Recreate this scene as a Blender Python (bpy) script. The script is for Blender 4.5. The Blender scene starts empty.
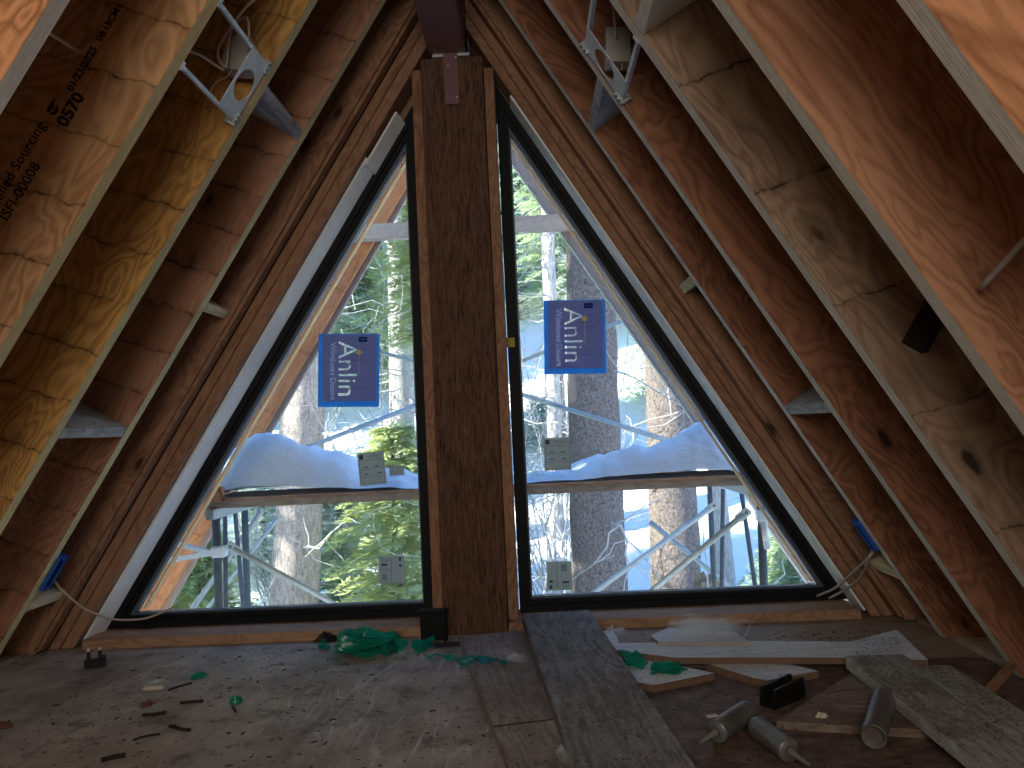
import bpy, bmesh, math, random
import numpy as np
from mathutils import Matrix, Vector
from mathutils import noise as mnoise
R = math.radians
random.seed(7)
sc = bpy.context.scene
col = sc.collection

# ------------------------------------------------------------------ camera (a phone, held low in the attic)
F = 745.0
YAW, PITCH, ROLL = -0.0239, 0.0562, -0.0466
CAM = np.array([.26, 0.0, .80])
def _basis():
    cy, sy = math.cos(YAW), math.sin(YAW); cp, sp = math.cos(PITCH), math.sin(PITCH)
    fwd = np.array([sy*cp, cy*cp, sp]); r0 = np.array([cy, -sy, 0]); u0 = np.cross(r0, fwd)
    cr, sr = math.cos(ROLL), math.sin(ROLL)
    return cr*r0+sr*u0, -sr*r0+cr*u0, fwd
RT, UP, FW = _basis()
def ray(px, py): return FW+RT*(px-512)/F-UP*(py-384)/F
def aty(px, py, y):                       # the point of the place seen at a pixel, at depth y
    d = ray(px, py); return Vector(CAM+d*(y/d[1]))
def atz(px, py, z):                       # same, on a level plane
    d = ray(px, py); return Vector(CAM+d*((z-CAM[2])/d[2]))
# the two inner roof planes (through the rafters' lower edges)
TL, TR = .6343, .6024
AL, AR = math.atan(TL), math.atan(TR)
XL0, XR0 = -1.7265, 1.6416                # where they meet the floor
def planeX(side, z, off=0):               # off > 0 = towards the room
    if side < 0: return XL0+TL*z+off/math.cos(AL)
    return XR0-TR*z-off/math.cos(AR)
def roof(side, px, py, off=0):
    t = TL if side < 0 else TR
    x0 = planeX(side, CAM[2], off)-CAM[0]
    d = ray(px, py); n = np.array([side, 0, t]); s = (side*x0)/(n@d)
    return Vector(CAM+d*s)
def roofM(side):                          # local X up the slope, Z outwards; origin at the floor
    if side < 0:
        u = Vector((math.sin(AL), 0, math.cos(AL))); v = Vector((0, 1, 0)); x0 = XL0
    else:
        u = Vector((-math.sin(AR), 0, math.cos(AR))); v = Vector((0, -1, 0)); x0 = XR0
    n = u.cross(v)
    return Matrix(((u.x, v.x, n.x, x0), (u.y, v.y, n.y, 0), (u.z, v.z, n.z, 0), (0, 0, 0, 1)))
ML, MR = roofM(-1), roofM(1)
def rm(side): return ML if side < 0 else MR
def roof_local(side, p): return rm(side).inverted() @ Vector(p)
S = .4064                                  # rafter spacing
Y0 = 2.6306

# ------------------------------------------------------------------ node helpers
class NT:
    def __init__(s, name):
        m = bpy.data.materials.new(name); m.use_nodes = True; s.m = m
        s.n = m.node_tree.nodes; s.l = m.node_tree.links; s.n.clear()
        s.out = s.n.new('ShaderNodeOutputMaterial')
    def add(s, t, **kw):
        nd = s.n.new(t)
        for k, v in kw.items():
            if k in nd.inputs.keys(): 
                s.set(nd.inputs[k], v)
            else: setattr(nd, k, v)
        return nd
    def set(s, sock, v):
        if isinstance(v, bpy.types.NodeSocket): s.l.new(v, sock)
        elif isinstance(v, (tuple, list)) and len(v) == 3 and sock.type == 'RGBA': sock.default_value = (*v, 1)
        else: sock.default_value = v
    def math(s, op, a, b=None, c=None):
        nd = s.n.new('ShaderNodeMath'); nd.operation = op
        s.set(nd.inputs[0], a)
        if b is not None: s.set(nd.inputs[1], b)
        if c is not None: s.set(nd.inputs[2], c)
        return nd.outputs[0]
    def mix(s, fac, a, b, mode='MIX'):
        nd = s.n.new('ShaderNodeMix'); nd.data_type = 'RGBA'; nd.blend_type = mode
        s.set(nd.inputs[0], fac); s.set(nd.inputs[6], a); s.set(nd.inputs[7], b)
        return nd.outputs[2]
    def ramp(s, fac, stops):
        nd = s.n.new('ShaderNodeValToRGB'); e = nd.color_ramp.elements
        while len(e) < len(stops): e.new(.5)
        for q, (p, c) in zip(e, stops):
            q.position = p; q.color = (*c, 1) if isinstance(c, (tuple, list)) else (c, c, c, 1)
        s.set(nd.inputs[0], fac); return nd.outputs[0]
    def map(s, vec, scale=(1, 1, 1), loc=(0, 0, 0), rot=(0, 0, 0)):
        nd = s.n.new('ShaderNodeMapping'); s.set(nd.inputs[0], vec)
        nd.inputs['Scale'].default_value = scale; nd.inputs['Location'].default_value = loc; nd.inputs['Rotation'].default_value = rot
        return nd.outputs[0]
    def noise(s, vec, scale, detail=5, rough=.6, dist=0):
        nd = s.n.new('ShaderNodeTexNoise'); s.set(nd.inputs['Vector'], vec)
        nd.inputs['Scale'].default_value = scale; nd.inputs['Detail'].default_value = detail
        nd.inputs['Roughness'].default_value = rough; nd.inputs['Distortion'].default_value = dist
        return nd.outputs['Fac']
    def objvec(s):                         # object coordinates, shifted per object so that no two boards are alike
        tc = s.n.new('ShaderNodeTexCoord'); oi = s.n.new('ShaderNodeObjectInfo')
        v = s.n.new('ShaderNodeVectorMath'); v.operation = 'MULTIPLY_ADD'
        s.l.new(oi.outputs['Random'], v.inputs[0]); v.inputs[1].default_value = (37, 23, 51)
        s.l.new(tc.outputs['Object'], v.inputs[2]); return v.outputs[0]
    def bsdf(s, color, rough=.7, bump=None, bstr=.3, bdist=.01, metal=0, spec=.3, **kw):
        b = s.n.new('ShaderNodeBsdfPrincipled')
        s.set(b.inputs['Base Color'], color); s.set(b.inputs['Roughness'], rough); s.set(b.inputs['Metallic'], metal)
        s.set(b.inputs['Specular IOR Level'], spec)
        for k, v in kw.items(): s.set(b.inputs[k], v)
        if bump is not None:
            bp = s.n.new('ShaderNodeBump'); s.l.new(bump, bp.inputs['Height'])
            bp.inputs['Strength'].default_value = bstr; bp.inputs['Distance'].default_value = bdist
            s.l.new(bp.outputs[0], b.inputs['Normal'])
        s.l.new(b.outputs[0], s.out.inputs[0]); return b

def mat_plain(name, c, rough=.6, metal=0, var=.15, scale=40, spec=.3, bump=0):
    t = NT(name); v = t.objvec(); nz = t.noise(v, scale, 4)
    dark = tuple(x*(1-var) for x in c); lite = tuple(min(1, x*(1+var)) for x in c)
    cc = t.ramp(nz, [(.3, dark), (.7, lite)])
    t.bsdf(cc, rough, nz if bump else None, bump, .004, metal, spec); return t.m

def mat_wood(name, lo, hi, figure=1.0, band=0.0, knots=True, fine=1.0, rough=.75, grime=0.0):
    """veneer / sawn wood, grain along local X"""
    t = NT(name); v = t.objvec()
    big = t.noise(t.map(v, (.7, 3, 3)), 2.2, 3, .5)
    # cathedral figure: contour lines of a stretched noise field
    fld = t.noise(t.map(v, (1.0, 3.2, 3.2)), 1.6, 3, .55, .5)
    ring = t.math('FRACT', t.math('MULTIPLY', fld, 17.0))
    ring = t.math('ABSOLUTE', t.math('SUBTRACT', ring, .5))
    fib = t.noise(t.map(v, (3, 90, 90)), 3.0*fine, 3, .6)
    mixv = t.math('MULTIPLY_ADD', ring, .70*figure, t.math('MULTIPLY_ADD', fib, .40, t.math('MULTIPLY', big, .55)))
    c = t.ramp(mixv, [(.34, lo), (.50+.30*figure, hi)])
    if band > 0:                           # glue-lap lines across the veneer
        sx = t.n.new('ShaderNodeSeparateXYZ'); t.l.new(v, sx.inputs[0])
        wob = t.noise(t.map(v, (4, 9, 9)), 2.0, 4)
        pos = t.math('ADD', t.math('MULTIPLY_ADD', sx.outputs[2], .22, sx.outputs[0]), t.math('MULTIPLY', wob, .05))
        fr = t.math('FRACT', t.math('DIVIDE', pos, band))
        d = t.math('ABSOLUTE', t.math('SUBTRACT', fr, .5))
        line = t.math('LESS_THAN', d, .0022/band)
        soft = t.ramp(d, [(0.0, 1.0), (.0075/band, .35), (.022/band, 0.0)])
        patchy = t.ramp(t.noise(v, 14, 5, .7), [(.40, 0.0), (.62, 1.0)])
        wn = t.n.new('ShaderNodeTexWhiteNoise'); wn.noise_dimensions = '1D'
        t.l.new(t.math('FLOOR', t.math('SUBTRACT', t.math('DIVIDE', pos, band), .5)), wn.inputs['W'])
        c = t.mix(t.math('MULTIPLY', wn.outputs[0], .38), c, tuple(x*.8 for x in lo))   # each veneer sheet its own tone
        k = t.math('ADD', t.math('MULTIPLY', soft, t.math('MULTIPLY', patchy, .75)), t.math('MULTIPLY', line, .35))
        c = t.mix(k, c, tuple(x*.30 for x in lo))
    if knots:
        vo = t.n.new('ShaderNodeTexVoronoi'); t.l.new(t.map(v, (2.2, 3.5, 5.5)), vo.inputs['Vector']); vo.inputs['Scale'].default_value = 1.1
        kd = t.math('ADD', vo.outputs['Distance'], t.math('MULTIPLY', t.math('SUBTRACT', t.noise(v, 30, 2), .5), .08))
        kn = t.ramp(kd, [(.055, 1.0), (.10, 0.0)])
        kn2 = t.ramp(kd, [(.05, .55), (.24, 0.0)])
        c = t.mix(kn2, c, tuple(x*.6 for x in lo)); c = t.mix(kn, c, tuple(x*.28 for x in lo))
    if grime > 0:
        g = t.ramp(t.noise(v, 5.5, 6, .7), [(.42, 0.0), (.66, 1.0)])
        c = t.mix(t.math('MULTIPLY', g, grime), c, (.05, .035, .025))
    t.bsdf(c, rough, mixv, .25, .004, 0, .25); return t.m

def mat_edge(name, lo, hi):                # edge of laminated veneer: fine plies along X
    t = NT(name); v = t.objvec()
    p = t.noise(t.map(v, (1.5, 160, 160)), 2.0, 2, .5); q = t.noise(t.map(v, (30, 60, 60)), 1.5, 4)
    c = t.ramp(t.math('MULTIPLY_ADD', p, .6, t.math('MULTIPLY', q, .4)), [(.3, lo), (.7, hi)])
    t.bsdf(c, .85, p, .3, .003, 0, .15); return t.m

def mat_psl(name):
    t = NT(name); v = t.objvec()
    a = t.noise(t.map(v, (7.0, 60, 60)), 2.0, 5, .7, .8); b = t.noise(t.map(v, (7, 120, 120)), 1.5, 3)
    c = t.ramp(t.math('MULTIPLY_ADD', a, .7, t.math('MULTIPLY', b, .3)), [(.36, (.024, .011, .007)), (.46, (.10, .048, .028)), (.62, (.175, .093, .056)), (.75, (.24, .14, .088))])
    t.bsdf(c, .8, a, .5, .006, 0, .2); return t.m

def mat_weathered(name, lo, hi, dirt, dirt_amt=.5, rot=0.0):
    t = NT(name); v0 = t.objvec(); v = t.map(v0, (1, 1, 1), rot=(0, 0, rot))
    f1 = t.noise(t.map(v, (.6, 4, 4)), 1.6, 3, .5, .5)
    ring = t.math('ABSOLUTE', t.math('SUBTRACT', t.math('FRACT', t.math('MULTIPLY', f1, 12)), .5))
    scr = t.ramp(t.noise(t.map(v, (9, 26, 26)), 1.2, 6, .8, 1.6), [(.5, 0.0), (.64, 1.0)])
    fib = t.noise(t.map(v, (5, 110, 110)), 2, 3)
    c = t.ramp(t.math('MULTIPLY_ADD', ring, .6, t.math('MULTIPLY', fib, .6)), [(.2, lo), (.62, hi)])
    c = t.mix(t.math('MULTIPLY', scr, .5), c, tuple(min(1, x*1.7) for x in hi))
    g = t.ramp(t.noise(v0, 3.2, 7, .72), [(.44, 0.0), (.62, 1.0)])
    c = t.mix(t.math('MULTIPLY', g, dirt_amt), c, dirt)
    sp = t.ramp(t.noise(v0, 75, 3, .6), [(.60, 0.0), (.68, 1.0)])
    c = t.mix(t.math('MULTIPLY', sp, .75), c, tuple(x*.5 for x in dirt))
    t.bsdf(c, .85, t.math('ADD', ring, sp), .35, .004, 0, .2); return t.m

def mat_floor(name):
    t = NT(name); tc = t.n.new('ShaderNodeTexCoord'); v = tc.outputs['Object']
    sx = t.n.new('ShaderNodeSeparateXYZ'); t.l.new(v, sx.inputs[0])
    warp = t.noise(v, 3.0, 4)
    # grain contours of the left subfloor sheet, running away from the camera
    f1 = t.noise(t.map(v, (4.2, .75, 3.4), rot=(0, 0, .12)), 1.1, 2, .5, .35)
    ring = t.math('ABSOLUTE', t.math('SUBTRACT', t.math('FRACT', t.math('MULTIPLY', f1, 15)), .5))
    ring = t.math('ADD', ring, t.math('MULTIPLY', t.math('SUBTRACT', t.noise(t.map(v, (40, 14, 1)), 2, 4), .5), .22))
    fade = t.ramp(t.noise(v, 2.4, 4, .6), [(.4, 0.0), (.62, 1.0)])
    base = t.ramp(t.noise(v, 5, 7, .7), [(.30, (.27, .22, .175)), (.7, (.52, .45, .37))])
    c = t.mix(t.math('MULTIPLY', t.ramp(ring, [(.0, 1.0), (.13, 0.0)]), t.math('MULTIPLY', t.math('MULTIPLY', fade, 1.0), t.ramp(t.math('ADD', sx.outputs[0], 1.0), [(.05, .12), (.75, 1.0)]))), base, (.74, .70, .65))
    c = t.mix(t.math('MULTIPLY', t.ramp(t.noise(t.map(v, (1, .4, 1)), 3.3, 6, .7), [(.48, 0.0), (.66, 1.0)]), .6), c, (.12, .08, .05))
    c = t.mix(t.math('MULTIPLY', t.ramp(t.noise(v, 8, 9, .8), [(.53, 0.0), (.63, 1.0)]), .7), c, (.075, .05, .035))
    # raw sawdust-brown ground on the right
    dirt = t.ramp(t.noise(t.map(v, (1, 1.4, 1)), 16, 7, .75), [(.32, (.05, .028, .019)), (.52, (.15, .092, .065)), (.74, (.28, .195, .15))])
    side = t.ramp(t.math('ADD', sx.outputs[0], t.math('MULTIPLY', t.math('SUBTRACT', warp, .5), .3)), [(.30, 0.0), (.42, 1.0)])
    c = t.mix(side, c, dirt)
    # cleaner pale ply along the window sill on the right
    clean = t.ramp(t.math('ADD', sx.outputs[1], t.math('MULTIPLY', t.math('SUBTRACT', warp, .5), .5)), [(2.35, 0.0), (2.55, 1.0)])
    clean = t.math('MULTIPLY', t.math('GREATER_THAN', sx.outputs[1], 2.45), side)
    pale = t.ramp(t.noise(t.map(v, (2, 9, 1)), 4, 5), [(.3, (.24, .165, .10)), (.7, (.40, .30, .20))])
    c = t.mix(t.math('MULTIPLY', clean, .85), c, pale)
    sp = t.ramp(t.noise(v, 60, 3, .65), [(.60, 0.0), (.67, 1.0)])
    spm = t.ramp(t.noise(v, 4, 4), [(.4, .15), (.65, 1.0)])
    c = t.mix(t.math('MULTIPLY', sp, t.math('MULTIPLY', spm, .85)), c, (.03, .02, .014))
    t.bsdf(c, .62, t.noise(v, 45, 5, .7), .4, .006, 0, .4); return t.m

def mat_glass(name):
    t = NT(name)
    tr = t.n.new('ShaderNodeBsdfTransparent'); tr.inputs[0].default_value = (.97, .985, .98, 1)
    gl = t.n.new('ShaderNodeBsdfGlossy'); gl.inputs['Roughness'].default_value = .01
    lw = t.n.new('ShaderNodeFresnel'); lw.inputs['IOR'].default_value = 1.45
    mx = t.n.new('ShaderNodeMixShader'); t.l.new(t.math('MULTIPLY', lw.outputs[0], .22), mx.inputs[0])
    t.l.new(tr.outputs[0], mx.inputs[1]); t.l.new(gl.outputs[0], mx.inputs[2])
    # thin film of dust
    df = t.n.new('ShaderNodeBsdfTranslucent'); df.inputs[0].default_value = (.9, .95, .95, 1)
    m2 = t.n.new('ShaderNodeMixShader')
    tc = t.n.new('ShaderNodeTexCoord')
    t.l.new(t.math('MULTIPLY_ADD', t.noise(tc.outputs['Object'], 4, 5), .022, .002), m2.inputs[0])
    t.l.new(mx.outputs[0], m2.inputs[1]); t.l.new(df.outputs[0], m2.inputs[2])
    t.l.new(m2.outputs[0], t.out.inputs[0]); return t.m

def mat_film(name, c, alpha=.4, rough=.15, trans=.4):      # thin crumpled plastic film
    t = NT(name); v = t.objvec()
    tr = t.n.new('ShaderNodeBsdfTransparent'); tr.inputs[0].default_value = (*[min(1, .35+x*.8) for x in c], 1)
    df = t.n.new('ShaderNodeBsdfPrincipled'); df.inputs['Base Color'].default_value = (*c, 1); df.inputs['Roughness'].default_value = rough
    tl = t.n.new('ShaderNodeBsdfTranslucent'); tl.inputs[0].default_value = (*c, 1)
    m1 = t.n.new('ShaderNodeMixShader'); m1.inputs[0].default_value = trans
    t.l.new(df.outputs[0], m1.inputs[1]); t.l.new(tl.outputs[0], m1.inputs[2])
    m2 = t.n.new('ShaderNodeMixShader'); m2.inputs[0].default_value = alpha
    t.l.new(m1.outputs[0], m2.inputs[1]); t.l.new(tr.outputs[0], m2.inputs[2])
    t.l.new(m2.outputs[0], t.out.inputs[0]); return t.m

def mat_paper(name, c, trans=.55, var=.06):                # sheet stuck on the glass, lit from behind
    t = NT(name); v = t.objvec()
    cc = t.ramp(t.noise(v, 60, 3), [(.3, tuple(x*(1-var) for x in c)), (.7, tuple(min(1, x*(1+var)) for x in c))])
    df = t.n.new('ShaderNodeBsdfDiffuse'); t.l.new(cc, df.inputs[0])
    tl = t.n.new('ShaderNodeBsdfTranslucent'); t.l.new(cc, tl.inputs[0])
    m1 = t.n.new('ShaderNodeMixShader'); m1.inputs[0].default_value = trans
    t.l.new(df.outputs[0], m1.inputs[1]); t.l.new(tl.outputs[0], m1.inputs[2])
    t.l.new(m1.outputs[0], t.out.inputs[0]); return t.m

def mat_leaf(name, a, b):
    t = NT(name); v = t.objvec(); c = t.ramp(t.noise(v, 1.6, 4), [(.3, a), (.7, b)])
    df = t.n.new('ShaderNodeBsdfDiffuse'); t.l.new(c, df.inputs[0])
    tl = t.n.new('ShaderNodeBsdfTranslucent'); t.l.new(c, tl.inputs[0])
    m1 = t.n.new('ShaderNodeMixShader'); m1.inputs[0].default_value = .45
    t.l.new(df.outputs[0], m1.inputs[1]); t.l.new(tl.outputs[0], m1.inputs[2])
    t.l.new(m1.outputs[0], t.out.inputs[0]); return t.m

def mat_bark(name, a, b, sc_=(9, 9, 2.2)):
    t = NT(name); v = t.objvec()
    n1 = t.noise(t.map(v, sc_), 3.5, 6, .75, .6); n2 = t.noise(v, 45, 4, .7)
    f = t.math('MULTIPLY_ADD', n1, .6, t.math('MULTIPLY', n2, .4))
    t.bsdf(t.ramp(f, [(.36, a), (.62, b)]), .95, f, .8, .05, 0, .1); return t.m

def mat_snow(name):
    t = NT(name); v = t.objvec(); n = t.noise(v, 7, 6, .6)
    spk = t.ramp(t.noise(v, 40, 3), [(.70, 0.0), (.76, 1.0)])
    c = t.mix(t.math('MULTIPLY', spk, .5), (.84, .92, .955), (.25, .22, .2))
    t.bsdf(c, .6, n, .5, .05, 0, .2); return t.m

M = dict(
    lvlA=mat_wood('lvl_orange', (.34, .125, .042), (.78, .36, .16), 1.1, 0, True),
    lvlB=mat_wood('lvl_tan', (.32, .145, .052), (.76, .43, .205), .8, .175, True),
    lvlC=mat_wood('lvl_amber', (.32, .14, .032), (.74, .41, .125), 1.0, .17, True),
    lvlD=mat_wood('lvl_plum', (.25, .11, .062), (.52, .27, .165), .5, .165, True),
    lvlR=mat_wood('lvl_red', (.15, .055, .028), (.37, .165, .088), 1.0, 0, True),
    lvlS=mat_wood('lvl_red_knotty', (.24, .09, .04), (.56, .275, .15), .9, 0, True),
    lvlO=mat_wood('lvl_deep_orange', (.22, .08, .03), (.56, .25, .115), 1.2, 0, True),
    lvlT=mat_wood('lvl_taupe', (.17, .098, .06), (.46, .31, .20), .6, .33, True),
    edge=mat_edge('lvl_edge', (.58, .54, .44), (.90, .86, .74)),
    edgeG=mat_edge('lvl_edge_gold', (.62, .50, .22), (.92, .80, .46)),  # warm floor bounce on the left edges tinted into the colour
    stud=mat_wood('stud_brown', (.19, .085, .045), (.38, .205, .118), .7, 0, True),
    sill=mat_wood('sill_fir', (.24, .125, .066), (.45, .27, .16), .6, 0, True),
    pine=mat_wood('pine_pale', (.48, .37, .19), (.78, .66, .42), .7, 0, True),
    ply=mat_wood('ply_pale', (.42, .32, .20), (.66, .53, .36), .7, 0, False),
    barge=mat_wood('barge_orange', (.46, .16, .05), (.74, .33, .13), .5, .42, True),
    bargeR=mat_wood('barge_grey', (.25, .19, .15), (.38, .30, .25), .5, 0, False),  # glare that greys the right barge put into the timber colour
    trimwood=mat_plain('trim_gold', (.80, .50, .22), .6, 0, .1),
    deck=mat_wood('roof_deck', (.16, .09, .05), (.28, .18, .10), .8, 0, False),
    psl=mat_psl('post_strand'),
    prime=mat_plain('primed_white', (.84, .85, .82), .7, 0, .05, 30),
    purple=mat_plain('oxide_steel', (.20, .098, .096), .45, .1, .15, 12, .4),
    black=mat_plain('black_frame', (.009, .010, .011), .6, 0, .2, 30, .18),
    bead=mat_plain('bead_grey', (.10, .125, .15), .35, 0, .1),
    greyblk=mat_weathered('grey_block', (.34, .345, .34), (.62, .63, .63), (.1, .09, .08), .4),  # grey of the skylight on the blocks put into their colour
    blkdark=mat_plain('dark_block', (.030, .018, .014), .8),
    white=mat_plain('white_block', (.74, .70, .60), .7, 0, .1),
    greyboard=mat_weathered('grey_board', (.125, .115, .106), (.28, .265, .25), (.05, .04, .035), .45),
    silverside=mat_weathered('silver_side', (.36, .35, .31), (.56, .54, .49), (.2, .16, .12), .4),  # paler copy of silver: window light on the board sides painted in
    leftboard=mat_weathered('tan_board', (.19, .155, .125), (.35, .295, .245), (.10, .07, .05), .4),
    silver=mat_weathered('silver_board', (.20, .19, .165), (.40, .38, .335), (.13, .095, .07), .8),
    dirtyply=mat_weathered('dirty_ply', (.16, .11, .08), (.27, .20, .15), (.09, .052, .036), .8),
    mdf=mat_weathered('white_trim', (.60, .63, .64), (.76, .79, .80), (.42, .36, .30), .35),
    mdfedge=mat_plain('mdf_edge', (.20, .12, .075), .85),
    floor=mat_floor('subfloor'),
    galv=mat_plain('galvanised', (.74, .83, .87), .4, .2, .12, 60, .5),
    galvd=mat_plain('galvanised_dull', (.50, .53, .52), .5, .5, .35, 90, .5, .3),
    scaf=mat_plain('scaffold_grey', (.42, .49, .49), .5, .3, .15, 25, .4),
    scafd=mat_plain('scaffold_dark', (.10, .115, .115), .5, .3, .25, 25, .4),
    jbox=mat_plain('junction_grey', (.40, .37, .33), .5, .3, .1),
    cable=mat_plain('cable_tan', (.50, .38, .29), .5, 0, .05),
    cableg=mat_plain('cable_grey', (.40, .36, .33), .5, 0, .05),
    blue=mat_plain('blue_plastic', (.02, .10, .42), .4, 0, .1),
    glass=mat_glass('pane_glass'),
    film=mat_film('green_film', (.02, .44, .28), .36, .14, .4),
    teal=mat_film('teal_film', (.02, .28, .27), .35, .18, .35),
    clear=mat_film('clear_film', (.88, .90, .87), .84, .05, .35),
    stk=mat_paper('sticker_violet', (.36, .35, .50), .8),
    stkb=mat_paper('sticker_blue', (.14, .46, .80), .8),
    ink=mat_paper('ink_white', (.90, .91, .94), .75),
    inkb=mat_paper('ink_navy', (.02, .06, .30)),
    inkd=mat_paper('ink_dim', (.16, .16, .30)),
    inkl=mat_paper('ink_light', (.62, .62, .80), .8),
    gold=mat_paper('ink_gold', (.95, .82, .2), .3),
    paper=mat_paper('paper_label', (.58, .64, .62), .5),
    print_=mat_paper('paper_print', (.10, .13, .13), .3),
    yellow=mat_plain('yellow_tag', (.42, .34, .05)),
    stamp=mat_plain('stamp_ink', (.018, .012, .010), .9),
    tube=mat_plain('tube_silver', (.17, .16, .15), .35, .3, .4, 14, .5),
    tubecap=mat_plain('tube_cap', (.12, .09, .075), .6),
    nozzle=mat_plain('nozzle_grey', (.15, .135, .12), .5),
    blackp=mat_plain('black_plastic', (.008, .008, .008), .5),
    rust=mat_plain('rust_lump', (.14, .05, .035), .9),
    twig=mat_plain('twig_brown', (.03, .018, .012), .9),
    flake=mat_plain('flake_brown', (.09, .058, .038), .9, 0, .5, 9),
    scrap=mat_plain('scrap_paper', (.55, .48, .38), .8),
    snow=mat_snow('snow'),
    leafy=mat_leaf('leaf_yellowgreen', (.42, .52, .20), (.74, .80, .46)),
    leafg=mat_leaf('leaf_green', (.38, .50, .30), (.68, .78, .56)),
    leafb=mat_leaf('leaf_bluegreen', (.40, .52, .42), (.68, .78, .68)),
    barkw=mat_bark('bark_pale', (.30, .23, .19), (.82, .74, .68)),
    barkg=mat_bark('bark_grey', (.055, .043, .036), (.40, .35, .315), (20, 20, 8)),
    barkp=mat_bark('bark_silver', (.34, .34, .33), (.75, .75, .74)),
    twigw=mat_bark('twig_silver', (.42, .42, .40), (.80, .80, .77)),
    tie=mat_wood('tie_pale', (.46, .34, .24), (.66, .52, .39), .5, 0, False),
    tarp=mat_plain('rock_brown', (.30, .22, .12), .9, 0, .4, 8),
)

# ------------------------------------------------------------------ geometry helpers
def tag(o, label=None, cat=None, group=None, kind=None):
    if label: o['label'] = label
    if cat: o['category'] = cat
    if group: o['group'] = group
    if kind: o['kind'] = kind
    return o
def obj(name, bm, mats, parent=None, mtx=None, smooth=False, bevel=0):
    if not isinstance(mats, (list, tuple)): mats = [mats]
    if bevel: bmesh.ops.bevel(bm, geom=bm.edges[:], offset=bevel, segments=2, affect='EDGES', clamp_overlap=True)
    bmesh.ops.recalc_face_normals(bm, faces=bm.faces[:])
    me = bpy.data.meshes.new(name); bm.to_mesh(me); bm.free()
    for m in mats: me.materials.append(m)
    if smooth:
        for p in me.polygons: p.use_smooth = True
    o = bpy.data.objects.new(name, me); col.objects.link(o)
    if parent is not None: o.parent = parent
    if mtx is not None: o.matrix_local = mtx
    return o
def mesh(name, V, Fc, mat, parent=None, mtx=None, smooth=False):
    me = bpy.data.meshes.new(name); me.from_pydata([tuple(map(float, v)) for v in V], [], Fc); me.update()
    me.materials.append(mat)
    if smooth:
        for p in me.polygons: p.use_smooth = True
    o = bpy.data.objects.new(name, me); col.objects.link(o)
    if parent is not None: o.parent = parent
    if mtx is not None: o.matrix_local = mtx
    return o
def empty(name, loc=(0, 0, 0), mtx=None):
    o = bpy.data.objects.new(name, None); col.objects.link(o); o.empty_display_size = .05
    if mtx is not None: o.matrix_world = mtx
    else: o.location = loc
    return o
def bx(bm, x0, x1, y0, y1, z0, z1, mi=0):
    v = [bm.verts.new(p) for p in ((x0, y0, z0), (x1, y0, z0), (x1, y1, z0), (x0, y1, z0), (x0, y0, z1), (x1, y0, z1), (x1, y1, z1), (x0, y1, z1))]
    for q in ((0, 3, 2, 1), (4, 5, 6, 7), (0, 1, 5, 4), (1, 2, 6, 5), (2, 3, 7, 6), (3, 0, 4, 7)):
        f = bm.faces.new([v[i] for i in q]); f.material_index = mi
    return v
def prism(bm, pts, axis, a, b, mi=0):      # polygon extruded along an axis from a to b
    def P(p, t):
        if axis == 'y': return (p[0], t, p[1])
        if axis == 'z': return (p[0], p[1], t)
        return (t, p[0], p[1])
    A = [bm.verts.new(P(p, a)) for p in pts]; Bv = [bm.verts.new(P(p, b)) for p in pts]
    n = len(pts)
    fs = [bm.faces.new(A), bm.faces.new(Bv[::-1])]
    for i in range(n): fs.append(bm.faces.new([A[i], Bv[i], Bv[(i+1) % n], A[(i+1) % n]]))
    for f in fs: f.material_index = mi
    return fs
def sweep(bm, pts, rad, seg=8, mi=0, closed=False, cap=True):
    pts = [Vector(p) for p in pts]; n = len(pts)
    if not isinstance(rad, (list, tuple)): rad = [rad]*n
    rings = []; prev = None
    for i in range(n):
        t = (pts[min(i+1, n-1)]-pts[max(i-1, 0)]).normalized()
        if prev is None:
            a = Vector((0, 0, 1)) if abs(t.z) < .9 else Vector((1, 0, 0)); u = t.cross(a).normalized()
        else:
            u = (prev-t*prev.dot(t)).normalized()
        prev = u; w = t.cross(u)
        rings.append([bm.verts.new(pts[i]+(u*math.cos(2*math.pi*k/seg)+w*math.sin(2*math.pi*k/seg))*rad[i]) for k in range(seg)])
    for i in range(n-1):
        for k in range(seg):
            f = bm.faces.new([rings[i][k], rings[i][(k+1) % seg], rings[i+1][(k+1) % seg], rings[i+1][k]]); f.material_index = mi
    if cap:
        bm.faces.new(rings[0][::-1]).material_index = mi; bm.faces.new(rings[-1]).material_index = mi
def curve_pts(ctrl, n=24):                 # Catmull-Rom through control points
    c = [Vector(p) for p in ctrl]; c = [c[0]*2-c[1]]+c+[c[-1]*2-c[-2]]; out = []
    m = len(c)-3
    for i in range(m):
        for j in range(n):
            t = j/n; p0, p1, p2, p3 = c[i:i+4]
            out.append(.5*((2*p1)+(p2-p0)*t+(2*p0-5*p1+4*p2-p3)*t*t+(3*p1-p0-3*p2+p3)*t**3))
    out.append(c[-2]); return out
def tube_bm(ctrl, r, seg=8, n=12, straight=False):
    bm = bmesh.new(); sweep(bm, ctrl if straight else curve_pts(ctrl, n), r, seg); return bm
def frame_from(p0, p1, upv=(0, 0, 1)):     # matrix: X from p0 to p1, Z near upv
    x = (Vector(p1)-Vector(p0)).normalized(); z = Vector(upv); y = z.cross(x).normalized(); z = x.cross(y)
    return Matrix(((x.x, y.x, z.x, p0[0]), (x.y, y.y, z.y, p0[1]), (x.z, y.z, z.z, p0[2]), (0, 0, 0, 1)))
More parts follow.
